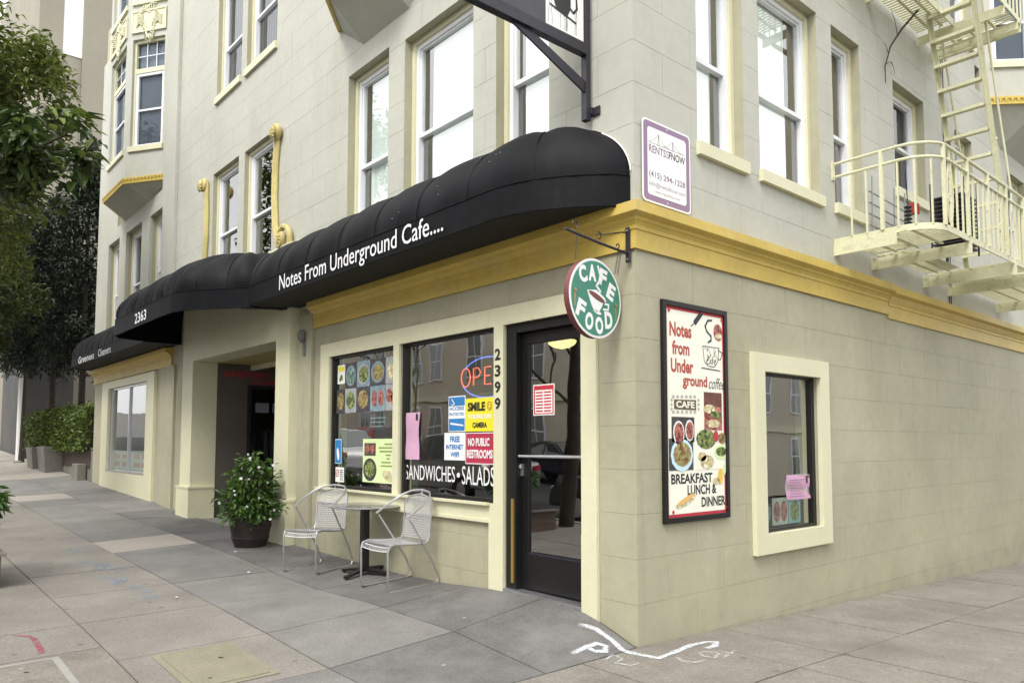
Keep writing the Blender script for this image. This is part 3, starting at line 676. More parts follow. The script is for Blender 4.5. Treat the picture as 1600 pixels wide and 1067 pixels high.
mb.build('glazing_bead', M_frame, shopframe)
for a, b in ((-5.08, -3.52), (-3.40, -1.72)):
    mb = MB(); pbox(mb, PA, a, b, -.065, -.06, .99, 2.65); mb.build('pane', G_shop, shopframe)
# door
DR = root('cafe_door', (-1.08, 0, .2), 'black framed glass cafe door with a push bar and a paper hours notice', 'door')
mb = MB()
pbox(mb, PA, -1.579, -1.44, -.2, -.012, .2, 2.65); pbox(mb, PA, -.60, -.572, -.2, -.012, .2, 2.65); pbox(mb, PA, -1.44, -.60, -.2, -.016, 2.57, 2.65)
mb.build('door_frame', M_frame, DR)
mb = MB()
pbox(mb, PA, -1.438, -1.35, -.125, -.08, .235, 2.565); pbox(mb, PA, -.66, -.602, -.125, -.08, .235, 2.565); pbox(mb, PA, -1.35, -.66, -.125, -.082, 2.46, 2.565); pbox(mb, PA, -1.35, -.66, -.125, -.082, .235, .55)
mb.build('door_leaf', M_frame, DR, bevel=.003)
mb = MB(); pbox(mb, PA, -1.35, -.66, -.105, -.10, .55, 2.46); mb.build('pane', G_shop, DR)
mb = MB(); mb.tube([(-1.42, .03, 1.43), (-.62, .03, 1.43)], .013); mb.tube([(-1.40, .03, 1.43), (-1.40, .09, 1.43)], .012); mb.tube([(-.64, .03, 1.43), (-.64, .09, 1.43)], .012); mb.build('push_bar', M_steel, DR, smooth=True)
mb = MB(); pbox(mb, PA, -1.495, -1.465, -.0115, .004, .28, 1.04); mb.build('brass_strip', M_brass, DR)
mb = MB(); pbox(mb, PA, -1.34, -.66, -.081, -.075, .545, .565); mb.build('weather_bar', M_iron, DR)
mb = MB(); mb.prism([(-1.578, .19, .165), (-.572, .19, .15), (-.572, -.03, .15), (-1.578, -.03, .165)], (0, 0, .06)); mb.build('threshold', M_steel, DR)
mb = MB(); mb.lathe([(.018, 0), (.018, .03)], (-1.42, .05, 1.32), 10); pbox(mb, PA, -1.435, -1.41, -.079, -.06, 1.25, 1.36); mb.build('lock', M_steel, DR)
# shop interior
def itembox(name, x0, x1, y0, y1, z0, z1, m, label, cat, group=None):
    r = root(name, ((x0+x1)/2, (y0+y1)/2, z0), label, cat, group); mb = MB(); mb.box(x0, x1, y0, y1, z0, z1-.04); mb.build('cabinet', m, r)
    mb = MB(); mb.box(x0-.02, x1+.02, y0-.02, y1+.02, z1-.04, z1); mb.build('counter_top', M_iron, r); return r
M_redd = mat('red_machine', (.35, .03, .03), .5, n1=(5, .3)); M_tanr = mat('tan_partition', (.16, .125, .085), .9)
itembox('serving_counter', -4.6, -2.2, 2.2, 2.9, .18, 1.15, M_room, 'dark serving counter inside the cafe seen dimly through the glass', 'counter')
r = root('drinks_fridge', (-5.0, .9, .18), 'red and white drinks fridge standing inside the left cafe window', 'fridge')
mb = MB(); mb.box(-5.25, -4.85, .8, 1.4, .18, 2.0); mb.build('body', M_redd, r); mb = MB(); mb.box(-5.2, -4.9, .79, .799, 1.1, 1.55); mb.build('label_panel', M_lblue, r)
r = root('partition_column', (-4.3, .7, .18), 'tan partition panel behind the left cafe window', 'partition')
mb = MB(); mb.box(-4.5, -4.15, .65, .8, .18, 2.9); mb.build('panel', M_tanr, r); mb = MB(); mb.box(-4.52, -4.13, .64, .81, .18, .3); mb.build('skirting', M_room, r)
LP = root('ceiling_lamp', (-1.95, 1.1, 2.6), 'warm glowing bowl lamp hanging inside behind the cafe door', 'lamp')
mb = MB(); mb.lathe([(.012, .06), (.012, .2)], (-1.95, 1.1, 2.62)); mb.build('stem', M_brass, LP)
mb = MB(); mb.lathe([(.02, -.06), (.09, -.045), (.14, -.015), (.16, .02), (.155, .03)], (-1.95, 1.1, 2.62), 28, False); mb.build('bowl_shade', M_lampon, LP, smooth=True)

# house number
HN = root('house_number', (-1.655, -.031, 2.0), 'black vertical house number 2399 on the cream post between window and door', 'house number')
for k, ch in enumerate('2399'): text(ch, PA, -1.70, -1.615, 2.33-.155*k, 2.44-.155*k, T+.003, M_btext, HN, 'digit', .03)

# ---- papers and signs fixed in the window (behind the pane)
WD = -.052
def sheet_thing(name, P, u0, u1, z0, z1, d, m, label, cat, group=None, base='paper'):
    r = root(name, P((u0+u1)/2, d, z0), label, cat, group); mb = MB(); pbox(mb, P, u0, u1, d-.002, d, z0, z1); mb.build(base, m, r); return r
def toA(px, py, yo): return None
s = sheet_thing('paper_flyer', PA, -4.99, -4.80, 2.30, 2.54, WD, M_board, 'white flyer with a yellow header and a green leaf, top left in the cafe window', 'flyer')
mb = MB(); flat(mb, PA, [(-4.97, 2.46), (-4.82, 2.46), (-4.82, 2.52), (-4.97, 2.52)], WD+.001); mb.build('header', M_yprint, s)
mb = MB(); disc(mb, PA, -4.9, 2.37, .05, .028, WD+.001, rot=.7); disc(mb, PA, -4.88, 2.38, .045, .02, WD+.0015, rot=2.2); mb.build('leaf_print', F_salad, s)
cols = [M_photo, M_pblue, M_photo, M_pplate, M_pplate]; fds = [F_blue, F_salad, F_mix, F_egg, F_mix, F_salad, F_mix, F_red, F_red, F_mix]
desc = ['pasta dish on blue', 'green soup in a white bowl', 'grey seafood dish', 'egg and vegetable dish', 'dark portrait dish', 'oval platter of vegetables', 'dark round salad', 'two red tomato halves', 'sliced red fruit']
plx = [(-4.79, -4.50), (-4.50, -4.17), (-4.17, -3.82), (-3.82, -3.54)]
k = 0
for a, b in plx:
    s = sheet_thing('food_photo', PA, a+.004, b-.004, 2.235, 2.55, WD, cols[k % 5], 'food photo of %s, upper row, %s from left' % (desc[k], ['first', 'second', 'third', 'fourth'][k]), 'poster', 'food photos in the cafe window')
    mb = MB(); disc(mb, PA, (a+b)/2, 2.39, (b-a)*.44, .13, WD+.001); mb.build('plate_print', M_pplate if k % 2 else M_pblue, s)
    mb = MB(); disc(mb, PA, (a+b)/2+.01, 2.385, (b-a)*.36, .10, WD+.0025, n=11); mb.build('dish_print', fds[k], s); k += 1
plx2 = [(-5.01, -4.79), (-4.79, -4.50), (-4.50, -4.17), (-4.17, -3.82), (-3.82, -3.54)]
for j, (a, b) in enumerate(plx2):
    s = sheet_thing('food_photo', PA, a+.004, b-.004, 1.925, 2.228, WD, [M_photo, M_pplate, M_photo, M_pblue, M_pplate][j], 'food photo of %s, lower row, %s from left' % (desc[(j+4)], ['first', 'second', 'third', 'fourth', 'fifth'][j]), 'poster', 'food photos in the cafe window')
    mb = MB()
    if j == 3: disc(mb, PA, (a+b)/2-.07, 2.08, .06, .10, WD+.001); disc(mb, PA, (a+b)/2+.08, 2.08, .06, .10, WD+.001)
    elif j == 4: disc(mb, PA, (a+b)/2-.05, 2.10, .07, .08, WD+.001); disc(mb, PA, (a+b)/2+.06, 2.06, .07, .09, WD+.001)
    else: disc(mb, PA, (a+b)/2, 2.08, (b-a)*.38, .11, WD+.001)
    mb.build('dish_print', fds[j+4], s)
s = sheet_thing('dark_notice', PA, -4.27, -3.78, 1.70, 1.90, WD-.03, mat('navy_print', (.035, .05, .09), .6, n1=(20, .5)), 'dark navy notice with faint writing below the food photos', 'notice')
for k in range(3): mb = MB(); flat(mb, PA, [(-4.2, 1.74+.05*k), (-3.9+.03*k, 1.74+.05*k), (-3.9+.03*k, 1.755+.05*k), (-4.2, 1.755+.05*k)], WD-.029); mb.build('line_print', M_lblue, s)
s = sheet_thing('paper_flyer', PA, -5.03, -4.86, 1.29, 1.60, WD, M_lblue, 'narrow blue flyer with a pale figure at the left edge of the cafe window', 'flyer')
mb = MB(); flat(mb, PA, [(-5.02, 1.30), (-4.87, 1.30), (-4.87, 1.59), (-5.02, 1.59)], WD+.001); mb.build('blue_print', M_cyanp, s)
mb = MB(); disc(mb, PA, -4.945, 1.41, .03, .08, WD+.0025, rot=.2); mb.build('figure_print', M_board, s)
s = sheet_thing('no_smoking_notice', PA, -5.01, -4.79, 1.06, 1.245, WD, M_board, 'white no smoking notice at the lower left of the cafe window', 'notice')
mb = MB(); ring = [(-4.955+.04*math.cos(t*.5236), 1.17+.045*math.sin(t*.5236)) for t in range(13)]; stroke(mb, PA, ring, .010, WD+.001); stroke(mb, PA, [(-4.985, 1.14), (-4.925, 1.2)], .010, WD+.001); mb.build('symbol', M_red, s)
mb = MB()
for k in range(6): flat(mb, PA, [(-4.89, 1.085+.024*k), (-4.81-.01*(k % 2), 1.085+.024*k), (-4.81-.01*(k % 2), 1.095+.024*k), (-4.89, 1.095+.024*k)], WD+.001)
mb.build('text_lines', M_iron, s)
s = sheet_thing('menu_sheet', PA, -4.32, -3.55, 1.085, 1.60, WD, M_mint, 'pale green menu sheet with three food pictures in the left cafe window', 'menu')
mb = MB(); flat(mb, PA, [(-4.28, 1.40), (-4.02, 1.40), (-4.02, 1.55), (-4.28, 1.55)], WD+.001); mb.build('photo_print', M_photo, s)
mb = MB(); disc(mb, PA, -4.21, 1.48, .05, .06, WD+.0025); disc(mb, PA, -4.09, 1.48, .05, .06, WD+.0025); mb.build('fruit_print', F_red, s)
mb = MB(); disc(mb, PA, -4.15, 1.235, .155, .135, WD+.001); mb.build('plate_print', M_photo, s); mb = MB(); disc(mb, PA, -4.15, 1.24, .12, .10, WD+.0025, n=9); mb.build('dish_print', F_salad, s)
mb = MB(); disc(mb, PA, -3.72, 1.17, .15, .06, WD+.001, n=9, rot=-.25); mb.build('pastry_print', F_egg, s)
mb = MB()
for k, (a, b) in enumerate(((.13, .0), (.0, .02), (.02, .0), (.16, .1), (.18, .12), (.06, .1), (.05, .05))): flat(mb, PA, [(-3.95+a, 1.53-.042*k), (-3.58-b, 1.53-.042*k), (-3.58-b, 1.546-.042*k), (-3.95+a, 1.546-.042*k)], WD+.001)
mb.build('text_lines', mat('olive_print', (.28, .30, .10), .6), s)
def bend_sheet(name, P, u0, u1, z0, z1, d, m, label, cat):
    r = root(name, P((u0+u1)/2, d, z0), label, cat); mb = MB()
    mb.grid(lambda a, b: P(u0+(u1-u0)*a-.02*math.sin(b*3), d+.006+.006*math.sin(a*3.1)*(1-b)+.004*math.sin(b*9+a*2), z0+(z1-z0)*b), 8, 12); mb.build('paper', m, r, smooth=True); return r
s = bend_sheet('pink_notice', PA, -3.39, -3.08, 1.37, 1.885, WD, M_pink, 'creased pink inspection sheet at the left of the right hand cafe window', 'notice')
mb = MB(); pbox(mb, PA, -3.15, -3.115, WD+.014, WD+.015, 1.80, 1.87); mb.build('stamp', M_btext, s)
s = sheet_thing('access_sign', PA, -2.56, -2.27, 1.665, 2.03, WD, M_board, 'blue and white ACCESS sign to the left of the yellow camera sign', 'sign')
mb = MB(); flat(mb, PA, [(-2.55, 1.675), (-2.28, 1.675), (-2.28, 1.80), (-2.55, 1.80)], WD+.001); flat(mb, PA, [(-2.55, 1.93), (-2.28, 1.93), (-2.28, 2.02), (-2.55, 2.02)], WD+.001)
mb.build('blue_print', M_cyanp, s); text('ACCESS', PA, -2.545, -2.29, 1.885, 1.92, WD+.002, M_cyanp, s, bold=.03); text('PROTECTED', PA, -2.545, -2.29, 1.83, 1.86, WD+.002, M_cyanp, s, bold=.02)
mb = MB(); flat(mb, PA, [(-2.52, 1.74), (-2.3, 1.72), (-2.3, 1.735), (-2.52, 1.76)], WD+.003); stroke(mb, PA, [(-2.5, 2.0), (-2.45, 1.95), (-2.5, 1.94)], .01, WD+.003); mb.build('white_marks', M_ltext, s)
s = sheet_thing('camera_sign', PA, -2.265, -1.81, 1.665, 1.995, WD, M_yprint, 'yellow sign reading SMILE YOU\'RE ON CAMERA', 'sign')
text('SMILE', PA, -2.23, -1.95, 1.865, 1.955, WD+.002, M_btext, s, bold=.05); text("YOU'RE ON", PA, -2.23, -1.85, 1.79, 1.835, WD+.002, M_ltext, s, bold=.04); text('CAMERA', PA, -2.15, -1.92, 1.70, 1.755, WD+.002, M_btext, s, bold=.05)
mb = MB(); stroke(mb, PA, [(-1.88+.035*math.cos(t*.5236), 1.91+.04*math.sin(t*.5236)) for t in range(13)], .006, WD+.001); disc(mb, PA, -1.893, 1.92, .006, .008, WD+.001, n=8); disc(mb, PA, -1.867, 1.92, .006, .008, WD+.001, n=8); stroke(mb, PA, [(-1.90, 1.9), (-1.88, 1.885), (-1.86, 1.9)], .006, WD+.001); mb.build('smiling_face', M_brown, s)
s = sheet_thing('wifi_sign', PA, -2.63, -2.275, 1.375, 1.655, WD, M_board, 'white sign with blue letters reading FREE INTERNET WIFI', 'sign')
text('FREE', PA, -2.53, -2.36, 1.56, 1.62, WD+.002, M_cyanp, s, bold=.04); text('INTERNET', PA, -2.60, -2.30, 1.485, 1.535, WD+.002, M_cyanp, s, bold=.04); text('WIFI', PA, -2.52, -2.37, 1.405, 1.46, WD+.002, M_cyanp, s, bold=.04)
s = sheet_thing('restroom_sign', PA, -2.265, -1.80, 1.34, 1.655, WD, mat('crimson_print', (.42, .03, .07), .5), 'crimson sign with white letters reading NO PUBLIC RESTROOMS', 'sign')
text('NO PUBLIC', PA, -2.22, -1.88, 1.52, 1.60, WD+.002, M_ltext, s, bold=.035); text('RESTROOMS', PA, -2.24, -1.83, 1.40, 1.485, WD+.002, M_ltext, s, bold=.035)
mb = MB(); stroke(mb, PA, [(-2.258, 1.347), (-1.807, 1.347), (-1.807, 1.648), (-2.258, 1.648), (-2.258, 1.347)], .008, WD+.002); mb.build('border', M_ltext, s)
s = sheet_thing('small_sticker', PA, -1.80, -1.725, 1.84, 2.04, WD, M_red, 'small red sticker at the right edge of the cafe window', 'sticker'); mb = MB(); flat(mb, PA, [(-1.79, 1.9), (-1.74, 1.9), (-1.74, 1.98), (-1.79, 1.98)], WD+.001); mb.build('print', M_board, s)
s = sheet_thing('small_sticker', PA, -1.82, -1.74, 1.01, 1.11, WD, M_lblue, 'tiny pale blue sticker at the lower right corner of the cafe window', 'sticker'); mb = MB(); flat(mb, PA, [(-1.81, 1.05), (-1.75, 1.05), (-1.75, 1.09), (-1.81, 1.09)], WD+.001); mb.build('print', M_cyanp, s)
s = root('window_lettering', (-2.5, .055, 1.2), 'white window lettering reading SANDWICHES and SALADS', 'lettering')
text('SANDWICHES', PA, -3.38, -2.45, 1.15, 1.31, -.058, M_ltext, s, bold=.0); text('SALADS', PA, -2.33, -1.81, 1.135, 1.32, -.058, M_ltext, s)
mb = MB(); disc(mb, PA, -2.39, 1.225, .025, .025, -.058); mb.build('bullet', M_ltext, s)
# neon
s = root('neon_sign', (-1.98, .10, 2.0), 'neon OPEN sign with red tube letters in a blue ring, hanging in the window', 'neon sign')
NY = .10; NC = -1.98
mb = MB(); mb.tube([(NC+.42*math.cos(a), NY, 2.20+.20*math.sin(a)) for a in [math.radians(40+k*110/20) for k in range(21)]], .007, 6); mb.build('blue_tube', M_nblue, s, smooth=True)
mb = MB(); mb.tube([(NC+.42*math.cos(a), NY, 2.20+.20*math.sin(a)) for a in [math.radians(-160+k*118/20) for k in range(21)]], .007, 6); mb.build('blue_tube', M_nblue, s, smooth=True)
z0, z1 = 2.13, 2.30
def nt_(pts, close=False): mb = MB(); mb.tube(pts, .0065, 6, close=close); mb.build('red_tube', M_nred, s, smooth=True)
nt_([(-2.33+.075*math.cos(a), NY, 2.215+.095*math.sin(a)) for a in [math.radians(k*18) for k in range(20)]], True)
nt_([(-2.20, NY, z0), (-2.20, NY, z1), (-2.12, NY, z1), (-2.085, NY, 2.255), (-2.12, NY, 2.21), (-2.19, NY, 2.205)])
nt_([(-1.92, NY, z0), (-2.02, NY, z0), (-2.02, NY, z1), (-1.92, NY, z1)]); nt_([(-2.01, NY, 2.215), (-1.94, NY, 2.215)])
nt_([(-1.86, NY, z0), (-1.86, NY, z1), (-1.74, NY, z0), (-1.74, NY, z1)])
mb = MB(); mb.box(-2.38, -1.68, NY+.015, NY+.02, 2.03, 2.045); mb.build('support', M_room, s)
# door notice
s = sheet_thing('hours_notice', PA, -1.30, -1.02, 1.80, 2.08, -.098, M_board, 'red and white opening hours notice fixed on the glass of the cafe door', 'notice')
mb = MB(); pbox(mb, PA, -1.29, -1.03, -.0975, -.0965, 2.03, 2.07); pbox(mb, PA, -1.29, -1.275, -.0975, -.0965, 1.81, 2.03); pbox(mb, PA, -1.045, -1.03, -.0975, -.0965, 1.81, 2.03); pbox(mb, PA, -1.275, -1.045, -.0975, -.0965, 1.81, 1.82); mb.build('red_border', M_red, s)
mb = MB()
for k in range(7):
    for a, b in ((-1.265, -1.17), (-1.155, -1.06)): pbox(mb, PA, a, b, -.0975, -.0967, 1.832+k*.028, 1.846+k*.028)
mb.build('table_print', M_red, s)

# ------------------------------------------------------------------ side window
SW = MB()
for a, b, c, d in cells(1.61, 3.04, .53, 2.39, [(1.80, 2.86, .71, 2.22)]): pbox(SW, PB, a, b, .0005, .05, c, d)
sw = SW.build('side_window_frame', M_cream, BL)
mb = MB()
pbox(mb, PB, 1.80, 1.82, -.09, -.03, .71, 2.22); pbox(mb, PB, 2.80, 2.86, -.09, -.03, .71, 2.22); pbox(mb, PB, 1.82, 2.80, -.09, -.032, 2.195, 2.22); pbox(mb, PB, 1.82, 2.80, -.09, -.032, .71, .74); mb.build('glazing_bead', M_frame, sw)
mb = MB(); pbox(mb, PB, 1.80, 2.86, -.065, -.06, .71, 2.22); mb.build('pane', G_shop, sw)
s = bend_sheet('pink_notice', PB, 2.33, 2.80, .99, 1.235, -.066, M_pink, 'pink sheet taped inside the side street window above the food pictures', 'notice')
mb = MB(); pbox(mb, PB, 2.70, 2.73, -.050, -.049, 1.15, 1.22); mb.build('stamp', M_btext, s)
for k, (a, b, pm, fm, dl) in enumerate(((1.85, 2.06, M_photo, F_blue, 'a green leafy bowl'), (2.07, 2.36, M_board, F_red, 'two halved tomatoes'), (2.37, 2.60, M_lblue, F_salad, 'a yellow green salad'))):
    s = sheet_thing('food_photo', PB, a, b, .76, 1.02 if k else .98, -.066, pm, 'food photo of %s at the bottom of the side street window' % dl, 'poster', 'food photos in the side window')
    mb = MB()
    if k == 1: disc(mb, PB, a+.08, .89, .06, .10, -.065); disc(mb, PB, a+.21, .89, .06, .10, -.065)
    else: disc(mb, PB, (a+b)/2, .88, .085, .10, -.065, n=11)
    mb.build('dish_print', fm, s)

for P_, u0, u1, z0_, z1_, d_, nm in ((PB, 2.37, 2.67, 1.02, 1.21, -.047, 'side'), ):
    mb = MB()
    for k in range(7): pbox(mb, P_, u0, u1-.05*(k % 3), d_, d_+.0004, z0_+.027*k, z0_+.027*k+.006)
    mb.build('text_lines', M_purple, s if False else bpy.data.objects['pink_notice.001'])
# ------------------------------------------------------------------ vertical poster on the side wall
s = root('cafe_poster', (0, .76, .9), 'tall framed poster with red cafe name, food pictures and BREAKFAST LUNCH & DINNER', 'poster')
mb = MB(); u0, u1, z0, z1 = .305, 1.216, .905, 2.716
for a, b, c, d in ((u0, u0+.045, z0, z1), (u1-.045, u1, z0, z1), (u0+.045, u1-.045, z0, z0+.045), (u0+.045, u1-.045, z1-.045, z1)): pbox(mb, PB, a, b, .001, .035, c, d)
mb.build('frame', M_frame, s, bevel=.004)
mb = MB(); pbox(mb, PB, u0+.045, u1-.045, .001, .018, z0+.045, z1-.045); mb.build('red_backing', M_red, s)
mb = MB(); pbox(mb, PB, u0+.065, u1-.065, .001, .0195, z0+.07, z1-.07); mb.build('board', M_cboard, s)
D = .0205
# pixel crop to wall coordinates of the poster: crop x 45..325, y 45..1040
def pu(x): return u0+(x-50)/(330-50)*(u1-u0)
def pz(y, x=190):
    top = 42+(x-48)*.21; bot = 1040-(x-55)*.115
    return z1-(y-top)/(bot-top)*(z1-z0)
def ptext(t, x0, x1, y0, y1, m, bold, nm='lettering', sh=0): xm = (x0+x1)/2; return text(t, PB, pu(x0), pu(x1), pz(y1, xm), pz(y0, xm), D, m, s, nm, bold, sh)
ptext('Notes', 80, 172, 150, 215, M_brown, .035); ptext('from', 90, 162, 232, 295, M_brown, .035); ptext('Under', 84, 178, 312, 375, M_brown, .035); ptext('ground', 132, 238, 385, 450, M_brown, .035)
ptext('coffee', 245, 318, 398, 448, M_iron, 0, sh=.4)
ptext('BREAKFAST', 80, 255, 818, 862, M_btext, .03); ptext('LUNCH &', 146, 272, 866, 910, M_btext, .03); ptext('DINNER', 205, 312, 918, 960, M_btext, .03)
mb = MB(); mb.tube([(D, pu(170), pz(165, 170)), (D, pu(190), pz(145, 190))], .004, 5); stroke(mb, PB, [(pu(188), pz(148, 188)), (pu(215), pz(110, 215))], .045, D); mb.build('fountain_pen', M_iron, s)
mb = MB(); stroke(mb, PB, [(pu(262), pz(140, 262)), (pu(245), pz(140, 245)), (pu(232), pz(165, 232)), (pu(240), pz(190, 240)), (pu(258), pz(210, 258)), (pu(258), pz(230, 258)), (pu(245), pz(238, 245))], .016, D); mb.build('steam_drawing', M_iron, s)
mb = MB(); cx, cz = pu(257), pz(300, 257)
stroke(mb, PB, [(cx-.12, cz+.08), (cx-.1, cz-.05), (cx-.04, cz-.09), (cx+.05, cz-.09), (cx+.1, cz-.04), (cx+.12, cz+.08), (cx-.12, cz+.08)], .005, D); stroke(mb, PB, [(cx+.11, cz+.06), (cx+.17, cz+.04), (cx+.14, cz-.02), (cx+.1, cz-.02)], .007, D)
for k in range(26):
    a, b = cx+random.uniform(-.09, .09), cz+random.uniform(-.05, .06); stroke(mb, PB, [(a, b), (a+random.uniform(-.02, .02), b+.02)], .003, D)
stroke(mb, PB, [(cx-.14, cz-.11), (cx+.13, cz-.12)], .008, D); mb.build('cup_drawing', M_iron, s); text('CAFE', PB, cx-.07, cx+.07, cz-.075, cz-.03, D+.0005, M_btext, s, bold=.0)
mb = MB(); disc(mb, PB, pu(290), pz(195, 290), .065, .075, D, rot=.3); mb.build('sandwich_print', F_red, s); mb = MB(); disc(mb, PB, pu(293), pz(212, 293), .055, .022, D+.001, rot=.1); mb.build('bread_print', F_egg, s)
mb = MB(); flat(mb, PB, [(pu(95), pz(535, 95)), (pu(187), pz(540, 187)), (pu(187), pz(495, 187)), (pu(95), pz(492, 95))], D); mb.build('cafe_plaque', mat('bronze_print', (.13, .09, .045), .5), s); text('CAFE', PB, pu(103), pu(180), pz(530, 140), pz(500, 140), D+.002, M_cboard, s, bold=.03)
mb = MB()
for sg, yy in ((1, 480), (-1, 548)):
    for k in range(6):
        xx = 92+k*18; mb.prism([(D, pu(xx)+.02*math.cos(t*.7854), pz(yy, xx)+.014*math.sin(t*.7854)) for t in range(8)], (.001, 0, 0))
for k in range(3):
    for xx in (85, 198): mb.prism([(D, pu(xx)+.014*math.cos(t*.7854), pz(495+k*20, xx)+.014*math.sin(t*.7854)) for t in range(8)], (.001, 0, 0))
mb.build('scroll_print', mat('grey_print', (.42, .42, .38), .6), s)
def ph(x0, x1, y0, y1, m, nm='photo_print', dd=0): mb = MB(); xm = (x0+x1)/2; flat(mb, PB, [(pu(x0), pz(y1, xm)), (pu(x1), pz(y1, xm)), (pu(x1), pz(y0, xm)), (pu(x0), pz(y0, xm))], D+dd); return mb.build(nm, m, s)
def fd(x, y, ru, rv, m, nm='dish_print', dd=.002, n=12): mb = MB(); disc(mb, PB, pu(x), pz(y, x), ru, rv, D+dd, n=n); return mb.build(nm, m, s)
ph(222, 302, 462, 525, mat('brown_photo', (.16, .06, .04), .6, n1=(12, .5))); ph(222, 302, 525, 628, F_red); fd(245, 535, .085, .04, F_egg); fd(275, 560, .09, .03, F_salad); fd(262, 600, .1, .035, F_egg)
ph(84, 178, 570, 680, M_photo); fd(112, 640, .075, .10, M_board); fd(112, 640, .062, .085, F_red, dd=.004); fd(157, 630, .06, .09, M_board); fd(157, 630, .05, .075, F_red, dd=.004)
ph(72, 172, 665, 805, M_photo); fd(124, 738, .15, .135, M_lblue); fd(125, 735, .12, .10, F_mix, dd=.004)
ph(182, 328, 665, 800, M_cboard); fd(228, 668, .14, .085, F_salad); fd(272, 655, .035, .05, M_red, dd=.004); fd(300, 665, .06, .05, F_mix); fd(297, 725, .115, .065, M_mint); fd(295, 722, .08, .04, F_salad, dd=.004); fd(232, 768, .10, .06, F_egg); fd(210, 745, .06, .04, F_egg)
fd(290, 830, .035, .07, mat('juice_print', (.75, .5, .08), .5)); fd(308, 800, .025, .05, M_mint); fd(270, 850, .05, .03, F_egg)
mb = MB(); disc(mb, PB, pu(138), pz(940, 138), .14, .035, D, rot=.32); mb.build('roll_print', F_egg, s); mb = MB(); disc(mb, PB, pu(138), pz(932, 138), .13, .02, D+.002, rot=.32); mb.build('roll_print', mat('bread_crust_print', (.72, .45, .15), .6), s)
mb = MB()
for x, y in ((78, 92), (308, 140), (86, 988), (318, 965)): disc(mb, PB, pu(x), pz(y, x), .013, .015, D+.001, .004)
mb.build('screw', M_red, s)

# ------------------------------------------------------------------ rental sign
s = root('rental_sign', (0, .4, 3.49), 'white rental sign with a purple border and bridge drawing on the upper corner wall', 'sign')
def rrect(u0, u1, z0, z1, r, n=5):
    o = []
    for cx, cz, a0 in ((u1-r, z1-r, 0), (u0+r, z1-r, 90), (u0+r, z0+r, 180), (u1-r, z0+r, 270)):
        o += [(cx+r*math.cos(math.radians(a0+90*k/n)), cz+r*math.sin(math.radians(a0+90*k/n))) for k in range(n+1)]
    return o
mb = MB(); flat(mb, PB, rrect(.085, .722, 3.487, 4.172, .045), .014, .004); mb.build('board', M_board, s)
mb = MB(); flat(mb, PB, rrect(.10, .707, 3.502, 4.157, .035), .0185, .0004); mb.build('purple_border', M_purple, s)
mb = MB(); flat(mb, PB, rrect(.148, .66, 3.55, 4.11, .03), .0195, .0004); mb.build('white_field', M_board, s)
text('RENTS', PB, .165, .385, 3.90, 3.965, .0205, M_purple, s, bold=.02); text('FNOW', PB, .425, .645, 3.90, 3.965, .0205, M_btext, s, bold=.02); text('S', PB, .388, .422, 3.90, 3.965, .0205, M_purple, s, bold=.0)
text('(415) 294-1228', PB, .165, .645, 3.685, 3.75, .0205, M_purple, s, bold=.02); text('info@rentsfnow.com', PB, .165, .645, 3.615, 3.665, .0205, M_purple, s); text('www.rentsfnow.com', PB, .24, .57, 3.575, 3.60, .0205, M_purple, s)
mb = MB()
for x, h in ((.29, .09), (.48, .075)): stroke(mb, PB, [(x-.01, 3.98), (x, 3.98+h), (x+.01, 3.98)], .006, .0205, .0004); stroke(mb, PB, [(x-.13, 3.985), (x-.06, 4.01), (x, 3.98+h), (x+.05, 4.01), (x+.1, 3.99), (x+.14, 3.985)], .003, .0205, .0004)
stroke(mb, PB, [(.165, 3.98), (.64, 3.985)], .004, .0205, .0004); mb.build('bridge_drawing', mat('grey_line_print', (.3, .3, .3), .6), s)
mb = MB()
for x, z in ((.40, 4.14), (.40, 3.52)): disc(mb, PB, x, z, .008, .008, .0185, .003, 8)
mb.build('screw', M_steel, s)

# ------------------------------------------------------------------ round hanging sign
s = root('hanging_cafe_sign', (-.12, 0, 2.64), 'round green hanging sign reading CAFE FOOD with a white coffee cup', 'sign')
XS = -.12
ang = math.radians(6)
def PS(u, d, v):   # disc plane, slightly turned about its vertical axis; u measured from centre y=-.35
    return (XS+d*math.cos(ang)-(u)*math.sin(ang), -.345+u*math.cos(ang)+d*math.sin(ang), 2.652+v)
mb = MB(); disc(mb, PS, 0, 0, .325, .305, -.03, .05, 48); mb.build('rim', mat('red_brown_edge', (.17, .05, .05), .6, n1=(10, .3)), s)
mb = MB(); disc(mb, PS, 0, 0, .325, .305, .0205, .003, 48); mb.build('white_edge', M_board, s)
mb = MB(); disc(mb, PS, 0, 0, .305, .286, .0240, .002, 48); mb.build('green_face', M_green, s)
DD = .0265
for ch, x, y, r_ in (('C', -.165, .165, .28), ('A', -.05, .19, .05), ('F', .085, .175, -.2), ('E', .19, .075, -.4)): text(ch, PS, x-.048, x+.048, y-.065, y+.065, DD, M_board, s, 'letter', .05, rot=r_)
for ch, x, y, r_ in (('F', -.19, -.10, -.35), ('O', -.09, -.185, -.15), ('O', .035, -.205, .1), ('D', .155, -.15, .1)): text(ch, PS, x-.05, x+.05, y-.068, y+.068, DD, M_board, s, 'letter', .05, rot=r_)
mb = MB(); cupp = [(-.115, .05)]+[(-.1+.2*t, .03-.13*math.sin(math.pi*min(1, t*1.02))**.8-.02*t) for t in [k/10 for k in range(1, 10)]]+[(.125, -.01), (.1, .02), (0, .065)]
flat(mb, PS, cupp, DD); disc(mb, PS, .01, -.105, .05, .014, DD, rot=-.2); stroke(mb, PS, [(.11, -.03), (.155, -.03), (.15, -.07), (.09, -.075)], .016, DD); mb.build('cup', M_board, s)
mb = MB(); disc(mb, PS, .005, .012, .105, .022, DD+.002, rot=-.3); mb.build('coffee', M_cup, s)
